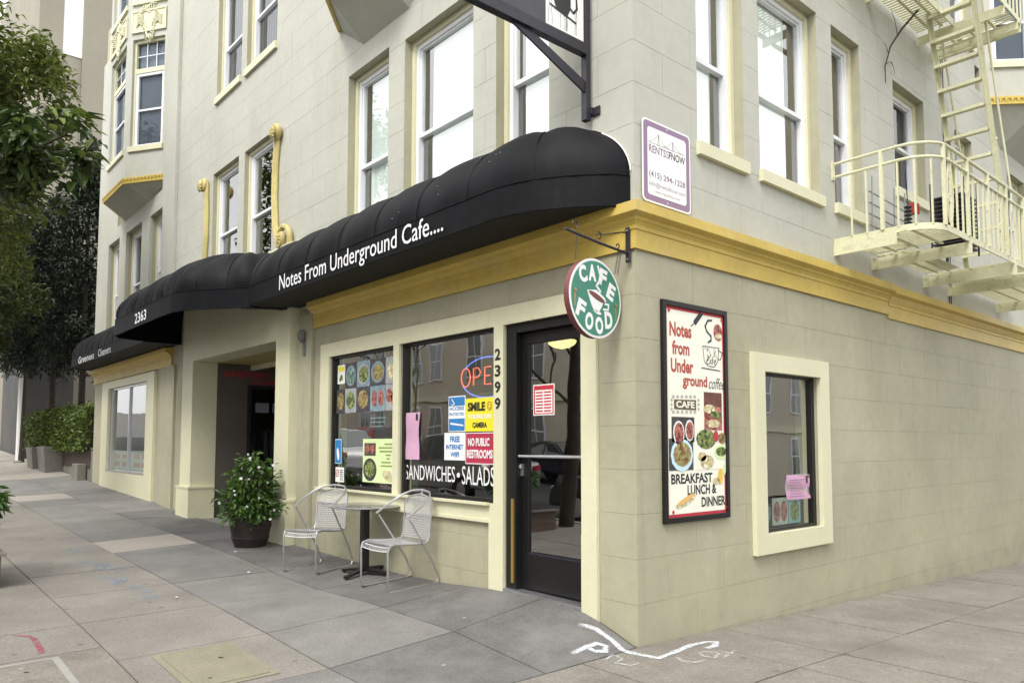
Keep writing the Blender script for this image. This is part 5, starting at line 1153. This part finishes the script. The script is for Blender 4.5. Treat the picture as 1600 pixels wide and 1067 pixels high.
# ------------------------------------------------------------------ bistro chairs
def make_chair():
    s = root('wire_chair', (0, 0, 0), 'x', 'chair', 'wire cafe chairs at the bistro table'); W = .235
    fr = MB()
    for sg in (-1, 1):
        x = sg*W
        fr = MB(); fr.tube([(x*.95, .17, .425), (x, .0, .435), (x, -.22, .462), (x, -.285, .45), (x, -.305, .40), (x, -.31, .03), (x, -.295, .012), (x, -.25, .010), (x, .22, .010), (x, .285, .018), (x, .305, .06), (x*1.03, .24, .22), (x*1.13, -.07, .70)], .0105, 8); fr.build('side_frame', M_steel, s, smooth=True)
    hp = MB(); hoop = [(-.27, -.10, .715), (-.275, .0, .765), (-.27, .12, .83), (-.235, .215, .885), (-.15, .275, .925), (0, .295, .94), (.15, .275, .925), (.235, .215, .885), (.27, .12, .83), (.275, .0, .765), (.27, -.10, .715)]
    hp.tube(hoop, .0115, 8); hp.build('arm_hoop', M_steel, s, smooth=True)
    bk = MB(); bk.tube([(-.21, .10, .435), (-.222, .175, .44), (-.225, .20, .48), (-.225, .235, .80), (-.19, .262, .865), (0, .285, .90), (.19, .262, .865), (.225, .235, .80), (.225, .20, .48), (.222, .175, .44), (.21, .10, .435)], .008, 8)
    bk.tube([(0, .288, .90), (0, .294, .935)], .007, 6); bk.tube([(-.22, .17, .432), (.22, .17, .432)], .008, 6); bk.tube([(-W, -.25, .452), (W, -.25, .452)], .008, 6); bk.build('back_frame', M_steel, s, smooth=True)
    def seatp(a, b):     # a across, b front-back
        x = -.225+.45*a; y = -.295+.47*b; z = .455-.03*b-.012*math.sin(math.pi*a)-.035*max(0, (.12-b)/.12)**1.5*1.5
        return Vector((x, y, z))
    def backp(a, b):
        x = -.218+.436*a; top = .885-.07*abs(2*a-1)**4; z = .455+(top-.455)*b; y = .195+.075*b+.012*math.cos((a-.5)*3)
        return Vector((x, y, z))
    def lattice(fn, nu, nv, wu, wv, name):
        mb = MB(); t = .0022
        for i in range(nu+1):
            a = i/nu; m = 12; vs = []
            for j in range(m+1):
                p = fn(a, j/m); vs += [(p.x-wu, p.y, p.z), (p.x+wu, p.y, p.z)]
            mb.add(vs, [(j*2, j*2+1, j*2+3, j*2+2) for j in range(m)])
        for j in range(nv+1):
            b = j/nv; m = 8; vs = []
            for i in range(m+1):
                p = fn(i/m, b); q = fn(i/m, min(1, b+.01)) if b < .99 else fn(i/m, b)+(fn(i/m, b)-fn(i/m, b-.01)); dd = (q-p).normalized()*wv
                vs += [tuple(p-dd+Vector((0, 0, .0008))), tuple(p+dd+Vector((0, 0, .0008)))]
            mb.add(vs, [(k*2, k*2+1, k*2+3, k*2+2) for k in range(m)])
        o = mb.build(name, M_mesh, s); sm = o.modifiers.new('s', 'SOLIDIFY'); sm.thickness = .0016; return o
    lattice(seatp, 15, 16, .0034, .0040, 'seat'); lattice(backp, 15, 17, .0034, .0042, 'backrest')
    mb = MB()
    for x, y in ((-W, -.28), (W, -.28), (-W, .2), (W, .2)): mb.box(x-.013, x+.013, y-.02, y+.02, -.002, .006)
    mb.build('foot_glide', M_iron, s)
    return s
ch = make_chair(); ch2 = copy_tree(ch)
ch.location = (-4.31, -.50, .112); ch.rotation_euler = (math.radians(.5), math.radians(-1.5), math.radians(22)); ch['label'] = 'silver wire mesh armchair to the left of the bistro table, nearer the planter'
ch2.location = (-2.83, -.34, .112); ch2.rotation_euler = (math.radians(2.5), math.radians(1.0), math.radians(3)); ch2['label'] = 'silver wire mesh armchair to the right of the bistro table, nearer the cafe door'
# table
t = root('bistro_table', (-3.63, -.30, .11), 'round bistro table with a glossy grey top on a black column and cross base', 'table')
mb = MB(); mb.lathe([(.0, .735), (.36, .735), (.385, .74), (.388, .748), (.385, .757), (.37, .760), (0, .760)], (-3.63, -.30, .11), 48, False)
mb.build('table_top', mat('polished_grey_top', (.30, .31, .31), .12, metal=.6, n1=(5, .1)), t, smooth=True)
mb = MB(); mb.tube([(-3.63+.386*math.cos(k*math.pi/24), -.30+.386*math.sin(k*math.pi/24), .11+.749) for k in range(48)], .008, 6, close=True); mb.build('rim', M_steel, t, smooth=True)
mb = MB(); mb.box(-3.67, -3.59, -.34, -.26, .16, .845); mb.build('column', M_frame, t, bevel=.006)
for a in (20, 110, 200, 290):
    r_ = math.radians(a); c, s_ = math.cos(r_), math.sin(r_); mb = MB()
    pr = [(.03, 0), (.06, 0), (.30, -.0), (.31, 0)]
    vs = [(.03, -.04, .045), (.03, .04, .045), (.30, .028, .018), (.30, -.028, .018), (.03, -.04, .075), (.03, .04, .075), (.30, .028, .04), (.30, -.028, .04)]
    gzz = lambda x, y: gz(x, y)-.11
    mb.add([(-3.63+x*c-y*s_, -.30+x*s_+y*c, .11+z+gzz(-3.63+x*c-y*s_, -.30+x*s_+y*c)) for x, y, z in vs], [(3, 2, 1, 0), (4, 5, 6, 7), (0, 1, 5, 4), (1, 2, 6, 5), (2, 3, 7, 6), (3, 0, 4, 7)])
    x, y = -3.63+.285*c, -.30+.285*s_; mb.lathe([(.018, 0), (.018, .02)], (x, y, gz(x, y)), 10)
    mb.build('base_foot', M_frame, t)

# ------------------------------------------------------------------ leaves
def leafmesh(L_=1.0, W_=.4, fold=.12, droop=.15):
    v = [(0, 0, 0), (-W_*.5, L_*.38, fold), (0, L_*.38, 0), (W_*.5, L_*.38, fold), (-W_*.33, L_*.72, fold*.6-droop*.5), (0, L_*.72, -droop*.5), (W_*.33, L_*.72, fold*.6-droop*.5), (0, L_, -droop)]
    f = [(0, 2, 1), (0, 3, 2), (1, 2, 5, 4), (2, 3, 6, 5), (4, 5, 7), (5, 6, 7)]
    return v, f
def cloud(mb, pts, size, lm, aim=None, spread=1.0):
    v, f = lm
    for p in pts:
        s = size*random.uniform(.65, 1.25); yaw = random.uniform(0, 6.283); pitch = random.uniform(-.9, .6)*spread; roll = random.uniform(-.7, .7)
        if aim:
            d = Vector(p)-Vector(aim(p)); yaw = math.atan2(-d.x, d.y)+random.gauss(0, .7)
        cy, sy, cp, sp, cr, sr = math.cos(yaw), math.sin(yaw), math.cos(pitch), math.sin(pitch), math.cos(roll), math.sin(roll)
        out = []
        for x, y, z in v:
            x, y, z = x*s, y*s, z*s
            x, z = x*cr+z*sr, -x*sr+z*cr; y, z = y*cp-z*sp, y*sp+z*cp; out.append((p[0]+x*cy-y*sy, p[1]+x*sy+y*cy, p[2]+z))
        mb.add(out, f)
def ball(c, r, n, shell=.55):
    out = []
    while len(out) < n:
        d = Vector((random.gauss(0, 1), random.gauss(0, 1), random.gauss(0, 1))).normalized(); q = random.uniform(shell, 1)**.6
        out.append((c[0]+d.x*r[0]*q, c[1]+d.y*r[1]*q, c[2]+d.z*r[2]*q))
    return out
# barrel planter
pz_ = .175; px_, py_ = -6.29, -.52
pl = root('barrel_planter', (px_, py_, pz_), 'dark brown half barrel planter on the sidewalk by the entrance', 'planter')
mb = MB(); mb.lathe([(.20, 0), (.205, .02), (.235, .10), (.238, .105), (.243, .105), (.245, .125), (.24, .13), (.262, .26), (.268, .262), (.27, .285), (.264, .29), (.275, .36), (.285, .365), (.287, .395), (.262, .395), (.255, .34)], (px_, py_, pz_), 40, False); mb.build('tub', M_wood, pl, smooth=True)
mb = MB(); mb.lathe([(.0, .335), (.256, .34)], (px_, py_, pz_), 24, False); mb.build('soil', M_soil, pl)
mb = MB(); mb.lathe([(.2, .0), (.0, .001)], (px_, py_, pz_), 24, False); mb.build('base', M_wood, pl)
im = root('impatiens_plant', (px_, py_, pz_+.34), 'bushy flowering plant with white and pale pink blossoms growing in the barrel', 'plant')
st = MB()
pts = []; fl = []
for k in range(66):
    a = random.uniform(0, 6.283); q = random.uniform(0, 1)**.6; top = (px_+.33*q*math.cos(a), py_+.33*q*math.sin(a), pz_+1.20-.62*q**2*random.uniform(.5, 1.15))
    if random.random() < .25: top = (px_+.42*math.cos(a), py_+.42*math.sin(a), pz_+random.uniform(.38, .75))
    b = (px_+.12*math.cos(a), py_+.12*math.sin(a), pz_+.36); m_ = ((b[0]+top[0])/2+.03*math.cos(a), (b[1]+top[1])/2+.03*math.sin(a), (b[2]+top[2])/2+.05)
    st.tube([b, m_, top], .008, 5, r2=.004)
    for q2 in range(30):
        t_ = random.uniform(.35, 1.05); c = Vector(b)*(1-t_)+Vector(top)*t_; pts.append((c.x+random.gauss(0, .045), c.y+random.gauss(0, .045), c.z+random.gauss(0, .04)))
    fl.append(top)
st.build('stems', M_bark, im)
mb = MB(); cloud(mb, pts, .095, leafmesh(1, .42), aim=lambda p: (px_, py_, p[2])); o = mb.build('foliage', LF_imp, im); tag(o, kind='stuff')
cv = Vector((3.8, -4.5, 1.4))
for k in range(30):
    p = Vector(fl[k % len(fl)]); d = (cv-p).normalized(); c = p+Vector((random.gauss(0, .05), random.gauss(0, .05), random.gauss(0, .04)))+d*random.uniform(.03, .09)
    sx = d.cross(Vector((0, 0, 1))).normalized(); sz = sx.cross(d); mb = MB(); n = 5; r_ = random.uniform(.012, .022)
    for q in range(n):
        a = q*2*math.pi/n+k; e = sx*math.cos(a)+sz*math.sin(a); g_ = sx*math.cos(a+.55)+sz*math.sin(a+.55); h_ = sx*math.cos(a-.55)+sz*math.sin(a-.55)
        mb.add([c, c+h_*r_*.8+d*.003, c+e*r_*1.15-d*.002, c+g_*r_*.8+d*.003], [(0, 1, 2, 3)])
    mb.build('blossom', M_petalp if k % 4 == 0 else M_petalw, im)
# puddle stain / litter
def bits(name, spots, m, label, cat):
    for i, (x, y) in enumerate(spots):
        mb = MB(); r_ = random.uniform(.015, .028); n = 6; a0 = random.random()*6
        vs = [(x, y, gz(x, y)+.012)]+[(x+r_*math.cos(a0+k)*random.uniform(.6, 1.2), y+r_*math.sin(a0+k)*random.uniform(.6, 1.2), gz(x, y)+.007+random.uniform(0, .008)) for k in range(n)]
        mb.add(vs, [(0, k, k % n+1) for k in range(1, n+1)]); o = mb.build(name, m, loc=(x, y, gz(x, y))); tag(o, label[i], cat)
bits('fallen_petal', [(-5.9, -.86), (-4.6, -1.2), (-3.8, -2.2)], M_petalw, ['white fallen petal just in front of the barrel planter', 'white fallen petal on the grey slab beyond the blue chalk', 'white fallen petal on the warm grey middle slabs'], 'petal')
bits('dead_leaf', [(-1.72, -2.52), (-2.2, -3.62), (-1.35, -2.72)], M_bark, ['curled brown dead leaf on the mossy utility cover', 'curled brown dead leaf on the pale kerbside cover', 'small brown leaf scrap at the near corner of the mossy cover'], 'leaf')

# kerbside planter box with a shrub at the left edge
s = root('wooden_planter_box', (-5.78, -3.55, .1), 'weathered wooden planter box at the kerb, cut by the left edge of the photo', 'planter')
M_old = mat('weathered_wood', (.13, .09, .065), .85, n1=(3, .3), n2=(25, .3), bump=.003, bscale=30)
for k in range(3): mb = MB(); mb.box(-6.45, -5.38, -4.1, -3.40, .1+.105*k, .20+.105*k); mb.build('plank', M_old, s)
mb = MB(); mb.box(-6.5, -5.34, -4.14, -3.36, .415, .45); mb.build('rim', M_conw, s); mb = MB(); mb.box(-6.4, -5.42, -4.05, -3.46, .451, .46); mb.build('soil', M_soil, s)
sh = root('kerb_shrub', (-5.9, -3.7, .46), 'green leafy shrub in the kerbside box at the left edge', 'shrub')
mb = MB(); cloud(mb, ball((-6.0, -3.66, .93), (.52, .34, .27), 600), .12, leafmesh(1, .4), aim=lambda p: (-5.9, -3.7, .9)); o = mb.build('foliage', LF_imp, sh); tag(o, kind='stuff')
mb = MB()
for k in range(9): a = random.uniform(0, 6.28); mb.tube([(-5.8, -3.7, .55), (-5.85+.2*math.cos(a), -3.65+.15*math.sin(a), .9), (-5.85+.4*math.cos(a), -3.62+.27*math.sin(a), 1.15)], .012, 5, r2=.004)
mb.build('stems', M_bark, sh)

# ------------------------------------------------------------------ street trees
def tree(name, base, crown, blobs, lsize, nleaf, m, label, lm=leafmesh(1, .38), trunk_r=.14, group=None, cat='tree'):
    t = root(name, base, label, cat, group); c = Vector(crown); b = Vector(base)
    mb = MB(); mb.tube([b, b+(c-b)*.35+Vector((.1, .05, 0)), b+(c-b)*.7, c], trunk_r, 10, r2=trunk_r*.45)
    for p, r in blobs:
        p = Vector(p); s_ = b+(c-b)*.72; mid = (s_+p)/2+Vector((0, 0, .25)); mb.tube([s_, mid, p], trunk_r*.42, 7, r2=trunk_r*.1)
        for k in range(5):
            d = Vector((random.gauss(0, 1), random.gauss(0, 1), random.gauss(0, .7))).normalized(); mb.tube([mid+(p-mid)*.6, p+d*r[0]*.4, p+Vector((d.x*r[0], d.y*r[1], d.z*r[2]))*.9], trunk_r*.12, 5, r2=.004)
    mb.build('trunk', M_bark, t, smooth=True)
    mb = MB(); tot = sum(r[0]*r[1]*r[2] for p, r in blobs)
    for p, r in blobs:
        n = int(nleaf*r[0]*r[1]*r[2]/tot)
        # clumps inside the blob leave gaps
        cl = ball(p, r, max(6, n//45), .25); pts = []
        for q in cl: pts += ball(q, (r[0]*.26, r[1]*.26, r[2]*.22), 45, .1)
        cloud(mb, pts[:n], lsize, lm)
    o = mb.build('crown', m, t); tag(o, kind='stuff'); return t
NT = tree('street_tree', (-5.6, -4.55, .0), (-4.9, -4.2, 4.6), [((-3.7, -3.42, 4.1), (.6, .32, .30)), ((-4.3, -3.6, 4.0), (.8, .5, .42)), ((-4.5, -3.75, 4.5), (.9, .45, .4)), ((-6.8, -5.0, 5.9), (1.5, 1.2, .9))], .15, 5200, LF_near,
     'leafy street tree with broad pointed leaves reaching in at the upper left', lm=leafmesh(1, .40, .1, .2))
lv, lf = leafmesh(1, .4, .1, .2); lms = []
for k in range(4):
    m_ = leafmat('leaf_broad_variant_%d' % k, [(.015, .035, .008), (.05, .085, .015), (.025, .05, .01), (.12, .17, .03)][k], [(.025, .045, .01), (.07, .11, .02), (.04, .07, .012), (.15, .20, .035)][k], .25)
    me = bpy.data.meshes.new('leaf'); me.from_pydata(lv, [], lf); me.materials.append(m_); lms.append(me)
o0 = ORG[NT.name]
for k, p in enumerate(ball((-3.6, -3.36, 4.1), (.58, .32, .30), 170, .7)+ball((-4.2, -3.5, 3.95), (.6, .35, .35), 110, .8)):
    o = bpy.data.objects.new('leaf', lms[k % 4]); COL.objects.link(o); o.parent = NT; o.location = Vector(p)-o0; s_ = random.uniform(.12, .2); o.scale = (s_, s_, s_)
    o.rotation_euler = (random.uniform(-.9, .3), random.uniform(-.5, .5), random.gauss(-1.2, .8))
tree('street_tree', (-13.5, -4.4, .3), (-12.8, -3.7, 7.2), [((-12.3, -2.5, 7.8), (1.7, .9, 1.2)), ((-13.4, -2.9, 6.6), (1.8, 1.2, .9)), ((-12.6, -3.7, 8.6), (2.2, 1.4, 1.2)), ((-14, -3.1, 5.2), (1.5, 1.0, .9))], .16, 14000, LF_mid,
     'yellow green street tree filling the upper left corner behind the broad leaved one', group=None)
tree('street_tree', (-22, -3.2, .7), (-22, -2.6, 7), [((-21.5, -1.9, 5.6), (1.9, 1.3, 1.1)), ((-22.5, -2.3, 4.7), (1.6, 1.1, .8)), ((-23, -2.5, 8.0), (2.5, 1.6, 1.5)), ((-20.5, -2.2, 6.6), (1.2, .9, .6))], .17, 12000, LF_shade,
     'farther shady street tree at the left edge below the brighter crowns', trunk_r=.2)
tree('dark_tree', (-28, -1.4, 1.0), (-28, -1.2, 6), [((-28, -1.2, 6.6), (1.8, 1.5, 2.0)), ((-28.5, -.8, 9.4), (1.6, 1.3, 2.2)), ((-29, -1.7, 4.6), (1.5, .8, 1.2)), ((-28.5, -2.5, 7.4), (2, 1.5, 2.5))], .2, 15000, LF_dark,
     'very dark dense tree behind the shady street tree at the far left', trunk_r=.2)
def conifer(x, y, z, h, r, label):
    t = root('cypress_tree', (x, y, z), label, 'tree', 'dark cypresses beside the far end of the building')
    mb = MB(); mb.tube([(x, y, z), (x, y, z+h*.9)], .12, 8, r2=.02); mb.build('trunk', M_bark, t)
    mb = MB(); pts = []
    for k in range(230):
        q = random.random(); zz = z+3.3+(h-3.3)*q; rr = r*(1-q**1.7)*random.uniform(.75, 1.1)+.08; a = random.uniform(0, 6.283)
        c = (x+rr*math.cos(a)*.8, y+rr*math.sin(a)*.8, zz); pts += ball(c, (.30, .30, .55), 62, .1)
    cloud(mb, pts, .17, leafmesh(1, .35), spread=1.3); o = mb.build('crown', LF_dark, t); tag(o, kind='stuff')
conifer(-22.5, .55, .7, 10.0, 1.35, 'tall dark cypress nearest the end of the tan building'); conifer(-24.8, .15, .75, 8.8, 1.5, 'second dark cypress, a little shorter and to the left'); conifer(-27, -.35, .8, 8.0, 1.6, 'lowest dark cypress at the left of the row')

# hedge, concrete planters and walls beyond the building
hd = root('hedge', (-21.5, .1, .9), 'clipped bright green hedge growing above the concrete planters', 'hedge')
mb = MB(); pts = []
for k in range(9000):
    t = random.random(); x = -25.5+7.2*t; w_ = .75; y = -.25+.10*t*3; f_ = random.random()
    if f_ < .45: q = (x, y-.12+random.gauss(0, .07), random.uniform(1.35, 2.45))
    elif f_ < .8: q = (x, y+random.uniform(-.1, w_), 2.45+random.gauss(0, .06)+.08*math.sin(x*5))
    else: q = (-25.5+random.gauss(0, .08) if random.random() < .3 else x, y+random.uniform(0, w_), random.uniform(1.3, 2.4))
    pts.append(q)
cloud(mb, pts, .11, leafmesh(1, .55)); o = mb.build('foliage', LF_hedge, hd); tag(o, kind='stuff')
mb = MB(); mb.box(-25.4, -18.4, .0, .5, .9, 2.2); mb.build('inner_twigs', M_bark, hd)
M_oldc = mat('old_concrete', (.20, .19, .17), .9, n1=(2, .3), n2=(20, .2), bump=.004, bscale=40)
for (x0, x1, y0, y1, z0, z1, lb) in ((-24.6, -23.6, -.55, .0, .6, 1.42, 'tall grey concrete planter farthest up the hill under the hedge'), (-23.0, -21.9, -.5, .1, .6, 1.45, 'wide grey concrete planter under the middle of the hedge')):
    s = root('concrete_planter', (x0, y0, z0), lb, 'planter', 'concrete planters under the hedge'); mb = MB()
    mb.add([(x0+.08, y0+.08, z0), (x1-.08, y0+.08, z0), (x1-.08, y1, z0), (x0+.08, y1, z0), (x0, y0, z1), (x1, y0, z1), (x1, y1, z1), (x0, y1, z1)], [(3, 2, 1, 0), (0, 1, 5, 4), (1, 2, 6, 5), (2, 3, 7, 6), (3, 0, 4, 7), (4, 5, 6, 7)]); mb.build('tub', M_oldc, s, bevel=.02)
    mb = MB(); mb.box(x0+.1, x1-.1, y0+.1, y1-.05, z1, z1+.02); mb.build('soil', M_soil, s)
s = root('retaining_wall', (-20, .2, .6), 'low dark concrete retaining wall under the near end of the hedge', 'wall'); mb = MB(); mb.box(-21.85, -18.2, .02, .3, .3, 1.38); mb.build('wall', M_oldc, s, bevel=.02); mb = MB(); mb.box(-21.9, -18.19, -.0, .32, 1.381, 1.43); mb.build('coping', M_oldc, s)
s = root('concrete_block', (-18.8, -.1, .55), 'small pale concrete block at the foot of the far building end', 'block'); mb = MB(); mb.box(-19.4, -18.75, -.22, .0, .5, 1.0); mb.build('block', M_conc, s, bevel=.015)
s = root('white_pole', (-27, -.35, .9), 'slim white painted pole beyond the hedge', 'pole'); mb = MB(); mb.tube([(-27, -.42, .8), (-27, -.42, 4.9)], .085, 12); mb.build('shaft', M_board, s, smooth=True); mb = MB(); mb.lathe([(.15, 0), (.15, .05), (.09, .08)], (-27, -.42, .88), 12); mb.build('base', M_kerb, s)
# neighbouring building up the hill
nb_ = root('neighbour_building', (-31, 2, 1), 'tall plain beige building up the hill behind the trees', 'building')
mb = MB(); mb.box(-50, -31, 1.75, 16, .5, 24); mb.build('wall', M_beige, nb_)
mb = MB(); mb.box(-50, -31.1, .2, 1.05, .5, 24.01); mb.box(-50, -31.15, 1.05, 1.74, .5, 17.49); mb.build('front_bay', M_beige, nb_)
mb = MB(); mb.box(-50, -31.12, 1.051, 1.745, 17.5, 23.9); mb.build('white_bay', M_board, nb_)
for z in (15, 18.2, 21.4):
    w_ = MB(); w_.box(-33.4, -32.2, .86, .899, z, z+1.9); wn = w_.build('window', M_white, nb_); w_ = MB(); w_.box(-33.3, -32.3, .85, .859, z+.1, z+1.8); w_.build('pane', G_up, wn)
mb = MB(); mb.box(-50.2, -30.8, .7, 16.1, 24.001, 24.3); mb.build('roof', M_beige2, nb_)
g_ = root('garden_wing', (-30, .5, 1), 'low dark stucco wing with bluish stains behind the hedge', 'building')
mb = MB(); mb.box(-36, -30, .1, 1.7, .5, 5.3); mb.build('wall', M_dkwall, g_); mb = MB(); mb.box(-36.1, -29.9, .0, 1.72, 5.301, 5.42); mb.build('roof_edge', M_dkwall, g_)
g2 = root('hill_garage', (-45, -2, 1.5), 'grey garage front far up the hill at the left edge', 'building')
mb = MB(); mb.box(-60, -42, -1.2, .05, 1.0, 6.5); mb.build('wall', M_beige2, g2); mb = MB(); mb.box(-41.99, -41.9, -1.1, -.1, 1.4, 3.0); mb.build('garage_door', M_dblind, g2); mb = MB(); mb.box(-60, -41.85, -1.3, .04, 6.501, 6.7); mb.build('roof_edge', M_beige2, g2)
hl = sheet('hill', -150, -60, -60, 60, 12, 12, lambda x, y: 2.0+(-60-x)*.06-.3, M_oldc, 'structure', 'rising hillside at the top of the street')

# ------------------------------------------------------------------ the streets' other sides (seen in the shop glass)
def block_building(name, P, u0, u1, dep, z0, z1, m, label, wy, skip=()):
    r = root(name, P((u0+u1)/2, 0, z0), label, 'building'); mb = MB(); pbox(mb, P, u0, u1, -dep, 0, z0, z1); mb.build('wall', m, r)
    mb = MB(); pbox(mb, P, u0-.3, u1+.3, -dep, .35, z1, z1+.35); pbox(mb, P, u0, u1, 0.001, .08, z0+3.3, z0+3.55); mb.build('cornice', M_cream, r)
    proto = None
    n = int((u1-u0)/2.6)
    for f_ in range(3):
        for k in range(n):
            u = u0+1.3+k*2.6+(.35 if k % 2 else -.35); z = z0+[1.1, 4.4, 7.5][f_]; h = [1.9, 1.9, 1.8][f_]
            mb = MB(); pbox(mb, P, u-.62, u+.62, .001, .06, z-.08, z+h+.08); wn = mb.build('window', M_white, r)
            mb = MB(); pbox(mb, P, u-.54, u-.03, .061, .065, z, z+h/2-.03); pbox(mb, P, u+.03, u+.54, .061, .065, z, z+h/2-.03); pbox(mb, P, u-.54, u-.03, .061, .065, z+h/2+.03, z+h); pbox(mb, P, u+.03, u+.54, .061, .065, z+h/2+.03, z+h); mb.build('pane', M_glassgrey, wn)
    return r
PC = lambda u, d, z: (u, -17.0+d, z); PD = lambda u, d, z: (17.0-d, u, z)
block_building('apartment_building', PC, -44, -22, 10, .3, 11.8, M_beige2, 'beige apartment building across the main street farther up the hill, seen in the shop glass', 0)
block_building('apartment_building', PC, -21, -6, 10, .0, 10.6, M_beige2, 'taupe apartment building across the main street, reflected in the cafe window', 0)
block_building('apartment_building', PC, -5, 8, 10, -.2, 9.2, M_beige2, 'lower beige apartment building across the main street nearest the crossing', 0)
block_building('apartment_building', PD, -2, 18, 10, -.5, 9.4, M_beige2, 'beige apartment building across the side street, reflected in the small side window', 0)
block_building('apartment_building', PD, 19, 40, 10, -1.2, 10.5, M_beige2, 'taupe apartment building farther down the side street', 0)
def bare_tree(x, y, z, label):
    t = root('bare_street_tree', (x, y, z), label, 'tree'); mb = MB()
    def br(p, d, l, r_, n):
        q = p+d*l; mb.tube([p, (p+q)/2+Vector((random.gauss(0, .04), random.gauss(0, .04), 0))*l, q], r_, 5 if n < 3 else 8, r2=r_*.6)
        if n: 
            for k in range(3): br(q, (d+Vector((random.gauss(0, .45), random.gauss(0, .45), random.gauss(.1, .25)))).normalized(), l*.72, r_*.6, n-1)
    br(Vector((x, y, z)), Vector((0, 0, 1)), 2.2, .12, 5); mb.build('trunk', M_bark, t)
bare_tree(-12.5, -12.2, .1, 'bare branching street tree across the main street, reflected in the cafe window'); bare_tree(-22, -12.2, .4, 'second bare street tree across the main street farther up the hill')
tree('round_street_tree', (-7.5, -12.4, .0), (-7.5, -12.4, 5.4), [((-7.5, -12.4, 6.2), (1.9, 1.9, 1.9)), ((-8.2, -12, 8.2), (1.3, 1.3, 1.2))], .2, 5000, LF_mid, 'leafy round street tree across the main street, reflected in the upper windows')
def car(x, y, rz, m, label, suv=0):
    c = root('parked_car', (0, 0, 0), label, 'car'); h = .22*suv
    prof = [(-2.2, .35), (-2.22, .75), (-2.1, .93), (-1.55, .98+h*.3), (-1.0, 1.38+h), (-.4, 1.46+h), (.4, 1.43+h), (1.1, .99+h*.2), (1.95, .86), (2.2, .70), (2.22, .35)]
    mb = MB(); W = .88
    def ring(w_, k): return [(px, w_*(.86 if pz > 1.1 else 1), pz) for px, pz in prof]
    n = len(prof); L_ = [(px, -W*(.80 if pz > 1.1 else 1), pz) for px, pz in prof]; R2 = [(px, W*(.80 if pz > 1.1 else 1), pz) for px, pz in prof]
    mb.add(L_+R2, [tuple(range(n)), tuple(range(n, 2*n))[::-1]]+[(i, i+n, (i+1) % n+n, (i+1) % n) for i in range(n)]); mb.build('body', m, c, bevel=.05)
    for sg in (-1, 1):
        for a, b in (((-1.42, 1.02+h*.3), (-.95, 1.33+h)), ((.1, 1.0), (.0, 1.38+h))):
            pass
        mb = MB(); y_ = sg*(W*.91)
        mb.add([(-1.35, sg*W*1.005, 1.0+h*.3), (-.1, sg*W*1.005, 1.0+h*.2), (-.1, sg*W*.815, 1.39+h), (-.9, sg*W*.815, 1.34+h)], [(0, 1, 2, 3)]); mb.add([(-.02, sg*W*1.005, 1.0+h*.2), (.95, sg*W*1.005, 1.0+h*.2), (.42, sg*W*.815, 1.37+h), (-.02, sg*W*.815, 1.39+h)], [(0, 1, 2, 3)]); mb.build('side_glass', M_glassgrey, c)
        for xx in (-1.35, 1.38):
            mb = MB(); cyl = [(xx+.33*math.cos(k*math.pi/12), sg*.90, .33+.33*math.sin(k*math.pi/12)) for k in range(24)]; mb.prism(cyl, (0, -sg*.2, 0)); wh = mb.build('wheel', M_frame, c)
            mb = MB(); cyl = [(xx+.2*math.cos(k*math.pi/8), sg*.905, .33+.2*math.sin(k*math.pi/8)) for k in range(16)]; mb.prism(cyl, (0, -sg*.02, 0)); mb.build('rim', M_steel, wh)
        mb = MB(); mb.box(2.12, 2.235, sg*.55, sg*.8, .62, .76); mb.build('headlight', M_lblue, c); mb = MB(); mb.box(-2.24, -2.14, sg*.6, sg*.82, .72, .86); mb.build('tail_light', M_red, c)
    mb = MB(); mb.add([(.47, -.68, 1.42+h), (.47, .68, 1.42+h), (1.08, .84, 1.01+h*.2), (1.08, -.84, 1.01+h*.2)], [(0, 1, 2, 3)]); mb.add([(-1.05, -.68, 1.37+h), (-1.05, .68, 1.37+h), (-1.53, .84, 1.0+h*.3), (-1.53, -.84, 1.0+h*.3)], [(0, 1, 2, 3)])
    for v in range(len(mb.v)): mb.v[v] = (mb.v[v][0]*1.01, mb.v[v][1], mb.v[v][2]+.01)
    mb.build('windscreen', M_glassgrey, c)
    sl_ = math.atan2(farroad(x-1, y)-farroad(x+1, y), 2)
    c.location = (x, y, farroad(x, y)); c.rotation_euler = (0, sl_ if abs(rz) < .1 or abs(rz-math.pi) < .1 else 0, rz)
P_sil = mat('silver_car_paint', (.45, .46, .47), .25, metal=.5); P_dk = mat('dark_car_paint', (.02, .022, .03), .2); P_red = mat('red_car_paint', (.4, .03, .02), .25); P_wh = mat('white_car_paint', (.7, .7, .7), .25)
car(-12.0, -7.0, math.pi, P_sil, 'silver car parked uphill on the near side of the main street', 1); car(-5.5, -7.0, math.pi, P_dk, 'dark car parked on the near side of the main street opposite the cafe')
car(-19, -7.0, math.pi, P_wh, 'white car parked near the far end of the block', 1); car(-20.5, -13.6, 0, P_sil, 'silver saloon parked across the main street'); car(-15, -13.6, 0, P_dk, 'dark saloon parked across the main street'); car(-27, -13.6, 0, P_red, 'red car parked across the main street up the hill', 1)
car(6.9, 5.8, math.pi/2, P_dk, 'dark saloon parked along the side street'); car(15.3, 9, math.pi/2, P_sil, 'silver car parked on the far side of the side street')
bpy.context.view_layer.update()
